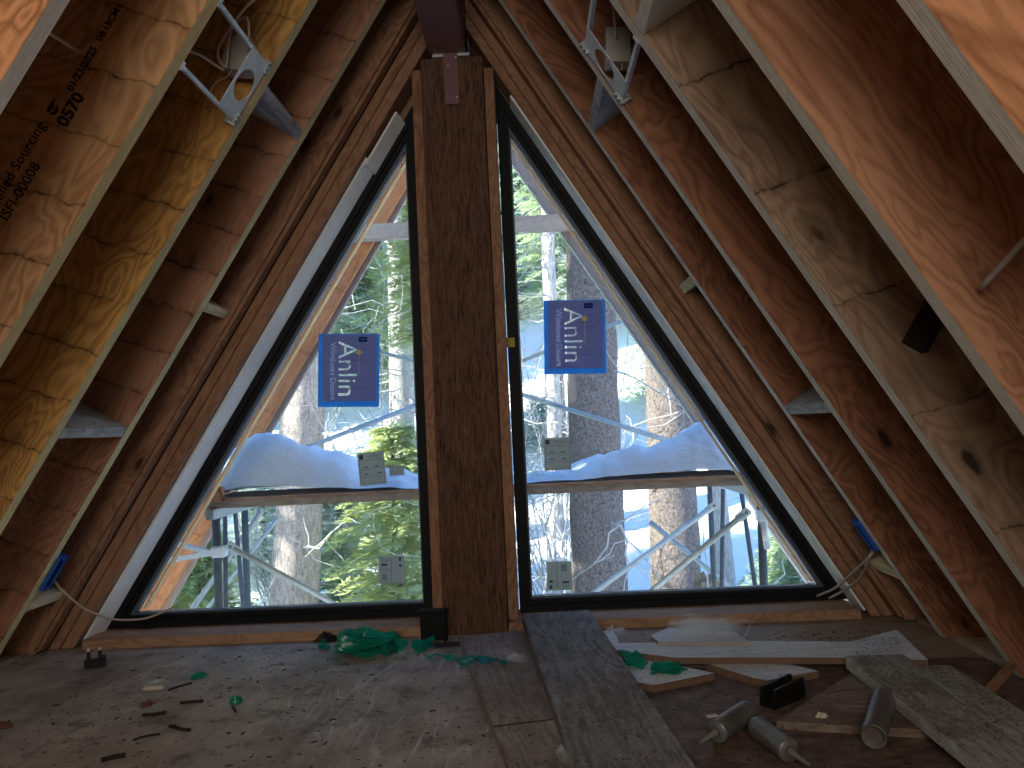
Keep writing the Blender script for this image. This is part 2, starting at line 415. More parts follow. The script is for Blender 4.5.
def text_obj(name, s, size, mat, parent, mtx, ext=.0004, align='LEFT', bold=0.0):
    cu = bpy.data.curves.new('txt', 'FONT'); cu.body = s; cu.size = size; cu.extrude = ext; cu.align_x = align; cu.offset = bold; cu.resolution_u = 3
    t = bpy.data.objects.new('txt', cu); col.objects.link(t)
    dg = bpy.context.evaluated_depsgraph_get(); me = bpy.data.meshes.new_from_object(t.evaluated_get(dg))
    bpy.data.objects.remove(t); me.name = name; me.materials.clear(); me.materials.append(mat)
    o = bpy.data.objects.new(name, me); col.objects.link(o); o.parent = parent; o.matrix_local = mtx; return o

# ------------------------------------------------------------------ SETTING
RBX, RBW = -.010, .075
APEX_Z = (XR0-XL0)/(TL+TR); APEX_X = XL0+TL*APEX_Z
bm = bmesh.new(); bx(bm, -1.735, 1.655, -1.75, 3.22, -.03, 0); bx(bm, -1.9, 1.85, -1.75, 3.22, -.06, -.031)
tag(obj('floor', bm, M['floor']), kind='structure')
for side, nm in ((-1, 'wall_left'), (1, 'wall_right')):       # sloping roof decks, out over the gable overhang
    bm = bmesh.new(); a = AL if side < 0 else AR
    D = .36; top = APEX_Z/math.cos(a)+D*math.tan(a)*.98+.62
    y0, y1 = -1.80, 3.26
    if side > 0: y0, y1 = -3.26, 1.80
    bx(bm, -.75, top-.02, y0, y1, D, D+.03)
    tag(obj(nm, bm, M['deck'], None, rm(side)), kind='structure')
bm = bmesh.new()                                              # the opposite gable, behind the camera
prism(bm, [(-2.2, -.03), (2.1, -.03), (APEX_X+.06, APEX_Z+.45), (APEX_X-.06, APEX_Z+.45)], 'y', -1.80, -1.75)
tag(obj('wall_back', bm, M['deck']), kind='structure')
# pale ply lapping under the rafter feet, left and right
for side, nm in ((-1, 'trim_1'), (1, 'trim_2')):
    bm = bmesh.new()
    if side > 0: bx(bm, 1.68, 1.85, .9, 2.9, -.030, .006)
    else: bx(bm, -1.9, -1.76, .9, 2.9, -.030, .006)
    tag(obj(nm, bm, M['ply']), kind='structure')

# ------------------------------------------------------------------ RAFTERS
DEPTH = .352
def rafter(side, k, mat, edge, label, zbot=-.02):
    a = AL if side < 0 else AR; sa, ca = math.sin(a), math.cos(a)
    ux = sa if side < 0 else -sa; nx = -ca if side < 0 else ca; nz = sa
    x0 = XL0 if side < 0 else XR0
    xe = RBX+(-RBW-.003 if side < 0 else RBW+.003)
    def lo(n): return (.004-nz*n)/ca if n <= 0.001 else (.014-nz*n)/ca
    def hi(n): return (xe-x0-nx*n)/ux
    pts = [(lo(0), 0), (hi(0), 0), (hi(DEPTH), DEPTH), (lo(DEPTH), DEPTH)]
    y = Y0-k*S
    ya, yb = (y, y+.0445) if side < 0 else (-y-.0445, -y)
    bm = bmesh.new(); fs = prism(bm, pts, 'y', ya, yb)
    fs[2].material_index = 1                                   # the lower, laminated edge
    bmesh.ops.bevel(bm, geom=bm.edges[:], offset=.002, segments=1, affect='EDGES')
    o = obj('roof_rafter', bm, [mat, edge], None, rm(side))
    # the object's own origin moves to the rafter's foot
    o.data.transform(Matrix.Translation((0, -(ya+yb)/2, 0))); o.matrix_local = rm(side) @ Matrix.Translation((0, (ya+yb)/2, 0))
    tag(o, label, 'rafter', 'left roof rafters' if side < 0 else 'right roof rafters')
    return o
RL = [rafter(-1, 0, M['lvlD'], M['edgeG'], 'left rafter closest to the window, its plum-brown face half hidden'),
      rafter(-1, 1, M['lvlC'], M['edgeG'], 'left amber rafter with knots that the metal light mount touches'),
      rafter(-1, 2, M['lvlB'], M['edgeG'], 'left tan rafter with black mill stamps and a date'),
      rafter(-1, 3, M['lvlA'], M['edge'], 'orange left rafter cut off by the upper left photo corner')]
RR = [rafter(1, 0, M['lvlR'], M['edge'], 'right rafter closest to the window, above the blue outlet box'),
      rafter(1, 1, M['lvlR'], M['edge'], 'second right rafter from the window, carrying the right light mount'),
      rafter(1, 2, M['lvlT'], M['edge'], 'wide right rafter with taupe streaked face and dark hanger stub'),
      rafter(1, 3, M['lvlS'], M['edge'], 'red-brown right rafter with round knot, between taupe and corner ones'),
      rafter(1, 4, M['lvlO'], M['edge'], 'orange right rafter with bold grain at the upper right photo corner')]

def face_text(raft, side, k, s, p_px, size, name='mill_stamp', bold=0.0, shift=0):
    """lettering printed along a left rafter's camera-side face, reading up the slope"""
    bpy.context.view_layer.update()
    y = Y0-k*S; p = aty(*p_px, y)
    loc = raft.matrix_local.inverted() @ p
    m = Matrix(((1, 0, 0, loc.x), (0, 0, -1, -.02265), (0, 1, 0, loc.z), (0, 0, 0, 1)))
    return text_obj(name, s, size, M['stamp'], raft, m, .0003, 'LEFT', bold)
rb = RL[2]
def tsz(px, k): return px*(Y0-k*S)/F
face_text(rb, -1, 2, 'Certified Sourcing', (-13, 223), tsz(16, 2), bold=.0004)
face_text(rb, -1, 2, 'ISFI-00008', (7, 222), tsz(16, 2), bold=.0004)
face_text(rb, -1, 2, '0570', (66, 128), tsz(19, 2), bold=.0015)
face_text(rb, -1, 2, '01/23/2025', (72, 92), tsz(11.5, 2), bold=.0008)
face_text(rb, -1, 2, '08:15CM', (101, 42), tsz(10.5, 2), bold=.0008)
# round association mark beside the number: a filled tick-shaped badge
m_ = rb.matrix_local.inverted() @ aty(53, 108, Y0-2*S)
bm = bmesh.new(); s_ = .0135
def badge(pts): prism(bm, [(m_.x+x*s_, m_.z+z*s_) for x, z in pts], 'y', -.0230, -.0222)
badge([(-1.4, -.2), (-.9, -1.0), (-.2, -1.2), (.5, -1.0), (.9, -.4), (.4, -.5), (-.1, -.7), (-.7, -.5), (-1.0, 0)])
badge([(-1.2, .3), (-.8, .1), (-.2, .3), (.3, .1), (.9, .2), (1.9, .9), (1.0, .75), (.8, 1.0), (.3, .8), (-.2, 1.05), (-.6, .8), (-1.0, .9)])
badge([(-.6, -.3), (0, -.45), (.5, -.2), (.2, .0), (-.3, -.1)])
obj('mill_stamp', bm, M['stamp'], rb)
# the smudged, half hidden print on the plum rafter: only ragged dark strokes can be made out
for px, py in ((176, 240), (198, 203), (209, 186), (236, 142)):
    q = RL[0].matrix_local.inverted() @ aty(px, py, Y0); rg = random.Random(px); bm = bmesh.new(); x = q.x
    for i in range(6):
        w_, h_ = rg.uniform(.006, .012), rg.uniform(.025, .05); z = q.z+rg.uniform(-.006, .006)
        prism(bm, [(x, z), (x+w_, z+rg.uniform(-.006, .006)), (x+w_*rg.uniform(.5, 1.2), z+h_), (x-w_*.2, z+h_*rg.uniform(.6, 1))], 'y', -.0232, -.0220); x += w_*rg.uniform(.8, 1.3)
    obj('mill_stamp', bm, M['stamp'], RL[0])

# ------------------------------------------------------------------ GABLE FRAMING
def slope_member(name, side, off0, off1, ya, yb, zfoot, mat, label, cat, bevel=.004, xtrim=None, group=None):
    """timber laid along the roof slope; off = distance from the rafter plane towards the room"""
    a = AL if side < 0 else AR; sa, ca = math.sin(a), math.cos(a)
    ux = sa if side < 0 else -sa; nx = -ca if side < 0 else ca
    x0 = XL0 if side < 0 else XR0; xe = xtrim
    def lo(n): return (zfoot-sa*n)/ca
    def hi(n): return (xe-x0-nx*n)/ux
    n0, n1 = -off1, -off0
    pts = [(lo(n0), n0), (hi(n0), n0), (hi(n1), n1), (lo(n1), n1)]
    y0, y1 = (ya, yb) if side < 0 else (-yb, -ya)
    bm = bmesh.new(); prism(bm, pts, 'y', y0, y1)
    o = obj(name, bm, mat, None, None, False, bevel)
    o.data.transform(Matrix.Translation((0, -(y0+y1)/2, 0))); o.matrix_local = rm(side) @ Matrix.Translation((0, (y0+y1)/2, 0))
    return tag(o, label, cat, group)
for side, w in ((-1, 'left'), (1, 'right')):
    xt = RBX-RBW-.004 if side < 0 else RBX+RBW+.004
    o3, o2, o1, ow = (.030, .064, .112, .140) if side < 0 else (.022, .055, .092, .098)
    o = slope_member('gable_rafter', side, -.24, o3, 2.87, 2.945, .004, M['stud'], 'brown rounded-edge end rafter along the %s gable slope' % w, 'rafter', .014, xt)
    slope_member('window_trimmer', side, o2-.038, o2, 2.95, 3.085, .004, M['stud'], 'outer brown framing timber between end rafter and %s window' % w, 'timber', .003, xt)
    slope_member('window_trimmer', side, o2+.0035, o1, 2.95, 3.085, .004, M['stud'], 'inner brown framing timber right beside the %s window reveal' % w, 'timber', .003, xt)
    ya = 2.985 if side < 0 else 2.956
    def reveal(x_lo, x_hi, extra, label):
        """whitish lining, splayed a little from the timber to the window frame"""
        bm = bmesh.new(); n0 = -(o1+.002)-extra; k = -(ow-o1-.004)
        y0, y1 = ya, 3.068
        sg = 1 if side < 0 else -1
        pts = [(y0, n0), (y0, n0-.009), (y1, n0+k-.009), (y1, n0+k)]
        prism(bm, [(sg*y, n) for y, n in pts], 'x', x_lo, x_hi)
        tag(obj('reveal_board', bm, M['prime'], None, rm(side), False, .001), label, 'board', 'whitish window reveal boards')
    ca = math.cos(AL if side < 0 else AR)
    if side < 0:
        reveal(.10, 1.99/ca, 0.0, 'whitish reveal strip along lower slope of the left window')
        reveal(1.965/ca, 2.18/ca, .010, 'short whitish reveal piece lapped over the strip, top of left window')
    else:
        reveal(.09, 2.19/ca, 0.0, 'whitish reveal strip along the slope of the right window')
    slope_member('gable_sheathing', side, -.34, ow-.004, 3.09, 3.105, -.02, M['deck'], 'dark sheathing strip behind the %s gable timbers' % w, 'board', 0, xt)
PX0, PX1 = -.121, .130                     # post
# post of strand lumber
bm = bmesh.new(); bx(bm, 0, 2.30, -.12, .12, -(PX1-PX0)/2, (PX1-PX0)/2)
post = obj('timber_post', bm, M['psl'], None, Matrix(((0, 0, 1, (PX0+PX1)/2), (0, 1, 0, 3.05), (1, 0, 0, 0.001), (0, 0, 0, 1))), False, .006)
tag(post, 'wide strand-lumber post standing between the two triangular windows', 'post')
for x0, x1, w in ((PX0-.042, PX0-.003, 'left'), (PX1+.003, PX1+.042, 'right')):
    zt = 2.272 if w == 'left' else 2.266
    bm = bmesh.new(); bx(bm, 0, zt-.042, -.065, .065, 0, x1-x0)
    o = obj('trim_stud', bm, M['stud'], None, Matrix(((0, 0, 1, x0), (0, 1, 0, 3.03), (1, 0, 0, .042), (0, 0, 0, 1))), False, .003)
    tag(o, 'narrow upright stud nailed to the %s side of the central post' % w, 'stud')
for x0, x1, w in ((-1.545, PX0-.004, 'left'), (PX1+.004, 1.485, 'right')):
    bm = bmesh.new(); bx(bm, 0, x1-x0, 0, .215, 0, .038)
    o = obj('sill_plate', bm, M['sill'], None, Matrix.Translation((x0, 2.93, .001)), False, .002)
    tag(o, 'flat timber sill plate under the %s window' % w, 'sill')
# painted ridge beam running overhead to the gable, resting on the post, with its screwed strap
rb_ = empty('ridge_beam', (RBX, 2.90, 2.302))
tag(rb_, 'purple-brown painted ridge beam overhead, bearing on top of the post', 'beam')
bm = bmesh.new(); bx(bm, -RBW, RBW, -4.4, .285, 0.012, .40); obj('beam_body', bm, M['purple'], rb_, None, False, .004)
bm = bmesh.new(); bx(bm, -.060, .090, .026, .30, .0005, .012); obj('bearing_plate', bm, M['galvd'], rb_, None, False, .001)
s0 = aty(444, 50, 2.925); s1 = aty(459, 104, 2.925)
bm = bmesh.new(); bx(bm, s0.x-RBX-.004, s1.x-RBX+.002, .021, .0285, s1.z-2.302, .0115)
st = obj('strap', bm, M['purple'], rb_, None, False, .001); st['label'] = 'flat steel strap screwed to the post'
for px, py in ((448, 66), (457, 97), (456, 57)):
    p = aty(px, py, 2.92)-rb_.location
    bm = bmesh.new(); bmesh.ops.create_cone(bm, cap_ends=True, segments=10, radius1=.0055, radius2=.004, depth=.005, matrix=Matrix.Translation((p.x, .019, p.z)) @ Matrix.Rotation(R(90), 4, 'X'))
    obj('screw', bm, M['galvd'], st)

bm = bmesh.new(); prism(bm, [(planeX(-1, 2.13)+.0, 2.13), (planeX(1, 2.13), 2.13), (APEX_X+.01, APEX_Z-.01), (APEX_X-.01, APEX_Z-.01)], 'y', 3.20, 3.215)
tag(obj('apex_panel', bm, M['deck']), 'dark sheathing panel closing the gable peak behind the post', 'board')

# ------------------------------------------------------------------ WINDOWS (right triangles)
def inset(tri, ds):                        # inner triangle, each side i (i -> i+1) moved in by ds[i]
    n = len(tri); L = []; cx = sum(p[0] for p in tri)/n; cz = sum(p[1] for p in tri)/n
    for i in range(n):
        a, b = Vector(tri[i]), Vector(tri[(i+1) % n]); d = (b-a).normalized(); nn = Vector((-d.y, d.x))
        if nn.dot(Vector((cx, cz))-a) < 0: nn = -nn
        L.append((a+nn*ds[i], d))
    out = []
    for i in range(n):
        (p, d), (q, e) = L[i-1], L[i]
        den = d.x*e.y-d.y*e.x; t = ((q.x-p.x)*e.y-(q.y-p.y)*e.x)/den; out.append((p+d*t)[:])
    return out
def rail(bm, A, Bq, i, ya, yb):
    j = (i+1) % 3; prism(bm, [A[i], A[j], Bq[j], Bq[i]], 'y', ya, yb)
def window(nm, side):
    zb = .043; off = .142 if side < 0 else .100
    xv = PX0-.049 if side < 0 else PX1+.046
    xb = planeX(side, zb, off)
    zt = ((xv-(XL0+off/math.cos(AL)))/TL) if side < 0 else ((XR0-off/math.cos(AR)-xv)/TR)
    tri = [(xb, zb), (xv, zb), (xv, zt)]                    # sides: 0 bottom, 1 stile, 2 slope
    root = empty(nm, (0, 0, 0)); tag(root, 'black-framed triangular window pane %s of the post' % ('left' if side < 0 else 'right'), 'window', None, 'structure')
    W1 = (.026, .028, .029); W2 = (.046, .046, .047); W3 = (.055, .053, .061)
    A, B1, B2, B3 = tri, inset(tri, W1), inset(tri, W2), inset(tri, W3)
    for i in range(3):
        bm = bmesh.new(); rail(bm, A, B1, i, 3.072, 3.15); f = obj('frame', bm, M['black'], root, None, False, .002)
        bm = bmesh.new(); rail(bm, B1, B2, i, 3.086, 3.145); obj('frame_step', bm, M['black'], f, None, False, .002)
        bm = bmesh.new(); rail(bm, B2, B3, i, 3.100, 3.140); obj('glazing_bead', bm, M['bead'], f, None, False, .002)
        # thin lit timber stop just outside
        if i == 2:
            B4 = inset(tri, (.055, .055, .067)); bm = bmesh.new(); rail(bm, B3, B4, i, 3.16, 3.20); obj('timber_stop', bm, M['trimwood'], f)
    bm = bmesh.new(); T = inset(tri, (.05, .05, .055)); prism(bm, T, 'y', 3.116, 3.122)
    g = obj('pane', bm, M['glass'], root)
    return root
WL, WR = window('window_1', -1), window('window_2', 1)
# daylight gap strip between right stud and window
# ------------------------------------------------------------------ STICKERS on the glass
YG = 3.1155
def sheet_frame(px0, px1, y=YG):           # px0 top-left, px1 top-right -> matrix with X right, Z up on the pane (normal to camera)
    a, b = aty(*px0, y), aty(*px1, y); x = (b-a).normalized(); z = Vector((0, -1, 0)).cross(x)*-1
    if z.z < 0: z = -z
    n = x.cross(z)                          # points to -Y or +Y
    return Matrix(((x.x, z.x, 0, a.x), (x.y, z.y, -1, a.y), (x.z, z.z, 0, a.z), (0, 0, 0, 1))), (b-a).length
def rect(bm, x0, x1, y0, y1, z0, z1): bx(bm, x0, x1, y0, y1, z0, z1)
def lettered_panel(w, h, rect_, words, root):
    """one printed film: the violet ground with the letters cut out of it, and the letters filling the cuts"""
    dg = bpy.context.evaluated_depsgraph_get
    cu = bpy.data.curves.new('panel', 'CURVE'); cu.dimensions = '2D'; cu.fill_mode = 'BOTH'; cu.extrude = .0001; cu.resolution_u = 3
    def poly(pts):
        sp = cu.splines.new('POLY'); sp.points.add(len(pts)-1); sp.use_cyclic_u = True
        for q, p in zip(sp.points, pts): q.co = (p[0], p[1], 0, 1)
    x0, x1, y0, y1 = rect_; poly([(x0, y0), (x1, y0), (x1, y1), (x0, y1)])
    for txt, size, u, v, bold, mat in words:
        tc = bpy.data.curves.new('txt', 'FONT'); tc.body = txt; tc.size = size; tc.resolution_u = 3; tc.offset = bold
        t = bpy.data.objects.new('txt', tc); col.objects.link(t); t.location = (w*u, -h*v, .0006); t.rotation_euler = (0, 0, -math.pi/2)
        bpy.context.view_layer.update()
        bpy.ops.object.select_all(action='DESELECT'); t.select_set(True); bpy.context.view_layer.objects.active = t
        bpy.ops.object.convert(target='CURVE')
        me = None
        for sp in t.data.splines:                              # outlines, turned to read downwards
            pts = []
            n = len(sp.bezier_points)
            for k in range(n):
                a, b = sp.bezier_points[k], sp.bezier_points[(k+1) % n]
                straight = (a.handle_right-a.co).length < 1e-7 and (b.handle_left-b.co).length < 1e-7
                for q in range(1 if straight else 5):
                    f = q/5; p = a.co*(1-f)**3+a.handle_right*3*f*(1-f)**2+b.handle_left*3*f*f*(1-f)+b.co*f**3
                    pts.append((w*u+p.y, -h*v-p.x))
            poly(pts)
        lt = bpy.data.curves.new('letters', 'CURVE'); lt.dimensions = '2D'; lt.fill_mode = 'BOTH'; lt.extrude = .0001; lt.offset = -bold
        for sp in list(cu.splines)[-len(t.data.splines):]:
            ns = lt.splines.new('POLY'); ns.points.add(len(sp.points)-1); ns.use_cyclic_u = True
            for q, p in zip(ns.points, sp.points): q.co = p.co
        bpy.data.objects.remove(t)
        to = bpy.data.objects.new('letters', lt); col.objects.link(to)
        me = bpy.data.meshes.new_from_object(to.evaluated_get(dg())); bpy.data.objects.remove(to)
        me.materials.clear(); me.materials.append(mat); o = bpy.data.objects.new('lettering', me); col.objects.link(o); o.parent = root; o.location = (0, 0, .0009)
    po = bpy.data.objects.new('panel', cu); col.objects.link(po)
    me = bpy.data.meshes.new_from_object(po.evaluated_get(dg())); bpy.data.objects.remove(po)
    me.materials.clear(); me.materials.append(M['stk']); o = bpy.data.objects.new('violet_panel', me); col.objects.link(o); o.parent = root; o.location = (0, 0, .0006)
def brand_sticker(tl, tr, h_px, label):
    m, w = sheet_frame(tl, tr); h = h_px*(YG)/F
    root = empty('window_sticker', mtx=m); tag(root, label, 'sticker', 'stickers on the window panes')
    x0, x1, y0, y1 = w*.07, w*.955, -h*.925, -h*.012
    bm = bmesh.new(); prism(bm, [(0, -h), (w, -h), (w, 0), (0, 0), (0, -h+.0001), (x0, y0+.0001), (x0, y1), (x1, y1), (x1, y0), (x0, y0)], 'z', .0004, .0007) if False else None
    for a in ((0, w, -h, y0), (0, w, y1, 0), (0, x0, y0, y1), (x1, w, y0, y1)): rect(bm, *a, .0004, .0007)
    bmesh.ops.remove_doubles(bm, verts=bm.verts[:], dist=1e-6)
    obj('blue_border', bm, M['stkb'], root)
    lettered_panel(w, h, (x0, x1, y0, y1), [('Anlin', w*.435, .335, .10, .0032, M['ink']), ('Windows\u00b7Doors', w*.138, .20, .115, .0004, M['inkl'])], root)
    bm = bmesh.new(); rect(bm, w*.66, w*.80, -h*.115, -h*.045, .0010, .0013); lp = obj('logo_patch', bm, M['inkb'], root)
    bm = bmesh.new(); rect(bm, w*.685, w*.775, -h*.088, -h*.072, .0014, .0016); obj('logo_mark', bm, M['stkb'], lp)
    # gold star with a long thin tail
    cx, cy = w*.665, -h*.255; pts = []
    for i in range(16):
        r = (w*.085 if i % 4 == 0 else w*.062 if i % 2 == 0 else w*.026); a = math.pi/2+i*math.pi/8; pts.append((cx+r*math.cos(a), cy+r*math.sin(a)))
    bm = bmesh.new(); prism(bm, pts, 'z', .0010, .0014); rect(bm, cx-w*.004, cx+w*.004, cy-h*.33, cy-h*.06, .0010, .0013); obj('star', bm, M['gold'], root)
    for (a, b, c) in ((.56, .84, .36), (.60, .84, .745), (.54, .78, .30), (.50, .86, .205)):
        bm = bmesh.new(); rect(bm, w*a, w*b, -h*c-h*.006, -h*c, .0010, .0013); obj('fine_print', bm, M['inkd'], root)
    return root
brand_sticker((318.5, 334), (379.5, 333.5), 74, 'violet and blue lettered sticker on the left window pane')
brand_sticker((543.5, 300.5), (605, 299.5), 74.5, 'violet and blue lettered sticker on the right window pane')
def paper(tl, tr, h_px, label, style, name='paper_label'):
    m, w = sheet_frame(tl, tr); h = h_px*YG/F
    root = empty(name, mtx=m); tag(root, label, 'label', 'paper labels on the window panes')
    bm = bmesh.new(); rect(bm, 0, w, -h, 0, 0, .0006); obj('sheet', bm, M['paper'], root)
    bm = bmesh.new()
    if style == 'form':
        rect(bm, .06*w, .22*w, -.20*h, -.06*h, .0006, .0009)
        for v in (.24, .5, .74, .93): rect(bm, .05*w, .95*w, -v*h-.0012, -v*h, .0006, .0009)
        for u in (.05, .95): rect(bm, u*w-.0006, u*w+.0006, -.93*h, -.24*h, .0006, .0009)
        for u, v in ((.2, .43), (.62, .43), (.2, .64), (.68, .64)): rect(bm, u*w, u*w+.16*w, -v*h-.004, -v*h, .0006, .0009)
        for v in (.08, .12, .16): rect(bm, .36*w, .84*w, -v*h-.0012, -v*h, .0006, .0009)
    elif style == 'label':
        rect(bm, .10*w, .34*w, -.36*h, -.28*h, .0006, .0009)
        rect(bm, .49*w, .505*w, -.95*h, -.05*h, .0006, .0009)
        for i in range(6): rect(bm, .14*w+i*.035*w, .155*w+i*.035*w, -.88*h, -.66*h, .0006, .0009)
        for v in (.1, .15, .2, .46, .52): rect(bm, .1*w, .42*w, -v*h-.001, -v*h, .0006, .0009)
        rect(bm, .80*w, .88*w, -.2*h, -.05*h, .0006, .0009); rect(bm, .80*w, .9*w, -.4*h, -.32*h, .0006, .0009)
    elif style == 'label2':
        rect(bm, .62*w, .88*w, -.76*h, -.69*h, .0006, .0009)
        rect(bm, .40*w, .415*w, -.95*h, -.05*h, .0006, .0009)
        for i in range(6): rect(bm, .60*w+i*.04*w, .618*w+i*.04*w, -.34*h, -.10*h, .0006, .0009)
        rect(bm, .1*w, .24*w, -.72*h, -.64*h, .0006, .0009); rect(bm, .1*w, .2*w, -.95*h, -.82*h, .0006, .0009)
        for v in (.84, .88, .92): rect(bm, .6*w, .9*w, -v*h-.001, -v*h, .0006, .0009)
    else:
        for v in (.2, .45, .6, .75): rect(bm, .1*w, .9*w, -v*h-.0012, -v*h, .0006, .0009)
    obj('print', bm, M['print_'], root)
paper((357, 453.5), (383.5, 450.5), 33, 'tilted printed form in front of the snow, left pane', 'form')
paper((389, 466), (404, 465), 10, 'smallest paper slip, beside the tilted form on left pane', 'slip')
paper((378.5, 556), (404, 555.5), 27, 'pale barcode label low on the left window pane', 'label')
paper((543.5, 438), (570, 437), 32.5, 'printed form in front of thin pale trunk, right pane', 'form')
paper((546, 562), (571, 561), 28, 'pale barcode label low on the right window pane', 'label2')
a = aty(505.5, 338, 3.0715); b = aty(514, 347, 3.0715)
bm = bmesh.new(); bx(bm, 0, b.x-a.x, 0, .0008, b.z-a.z, 0)
tag(obj('yellow_tag', bm, M['yellow'], None, Matrix.Translation((a.x+.004, 3.0708, a.z))), 'small yellow tag on black frame of the right window', 'tag')

# ------------------------------------------------------------------ BLOCKING between the rafters
def block(side, px, py, ya, yb, mat, label, t=.038, d=.14, off=0.0, dz=0, name='blocking', tilt=0):
    p = roof(side, px, py, off); q = roof_local(side, p)
    y0, y1 = (ya, yb) if side < 0 else (-yb, -ya); L = y1-y0
    bm = bmesh.new(); bx(bm, 0, L, -t/2, t/2, -off, d)
    m = rm(side) @ Matrix.Translation((q.x, y0, dz)) @ Matrix(((0, -1, 0, 0), (1, 0, 0, 0), (0, 0, 1, 0), (0, 0, 0, 1))) 
    o = obj(name, bm, mat, None, m, False, .002); return tag(o, label, 'block', 'blocking between rafters')
def bay(k): return Y0-k*S+.0455, Y0-(k-1)*S-.001        # from rafter k to rafter k-1
block(-1, 90, 433, *bay(1), M['greyblk'], 'grey block low between two left rafters', d=.235)
block(-1, 280, 110, *bay(1), M['greyblk'], 'grey block behind the left metal light mount', d=.235)
e0 = Y0+.0455, 2.869
block(-1, 222, 313, *e0, M['pine'], 'short pale block near mid-height of the left end rafter', d=.09)
block(-1, 47, 601, *e0, M['pine'], 'pale block under the left blue outlet box', d=.16)
block(1, 684, 288, *e0, M['pine'], 'short pale yellowish block high beside the right end rafter', d=.09)
block(1, 889, 572, *e0, M['pine'], 'pale yellow block under the right blue outlet box', d=.16)
block(1, 808, 409, *bay(1), M['greyblk'], 'grey block in the second right bay at snow height', d=.235)
block(1, 594, 112, *bay(1), M['greyblk'], 'grey block behind the right metal light mount', d=.235)
block(1, 645, 6, *bay(3), M['white'], 'white painted block at top edge between right rafters', d=.235)
# short dark hanger on the fourth right rafter's bay and a white pipe end beyond
yf = Y0-2*S-.002
a_ = aty(936, 303, yf); b_ = aty(911, 348, yf); L_ = (b_-a_).length
m = frame_from(a_-(b_-a_)*.25, b_, (0, -1, 0)); bm = bmesh.new(); bx(bm, 0, L_*1.25, -.024, .024, 0, .028); bx(bm, 0, L_*1.25, -.027, -.023, 0, .034); bx(bm, 0, L_*1.25, .023, .027, 0, .034)
o = obj('rafter_hanger', bm, M['blkdark'], None, m, False, .001)
tag(o, 'dark hanger stub on the taupe face of third right rafter', 'bracket')
pa = aty(981, 288, Y0-3*S-.03); pb = aty(1032, 232, Y0-3*S-.14)
bm = tube_bm([pa, pa.lerp(pb, .5), pb], .0055, 10, 3); o = obj('pipe_end', bm, M['cableg'], None, None, True)
tag(o, 'thin pale pipe sticking out near the right photo edge', 'pipe')

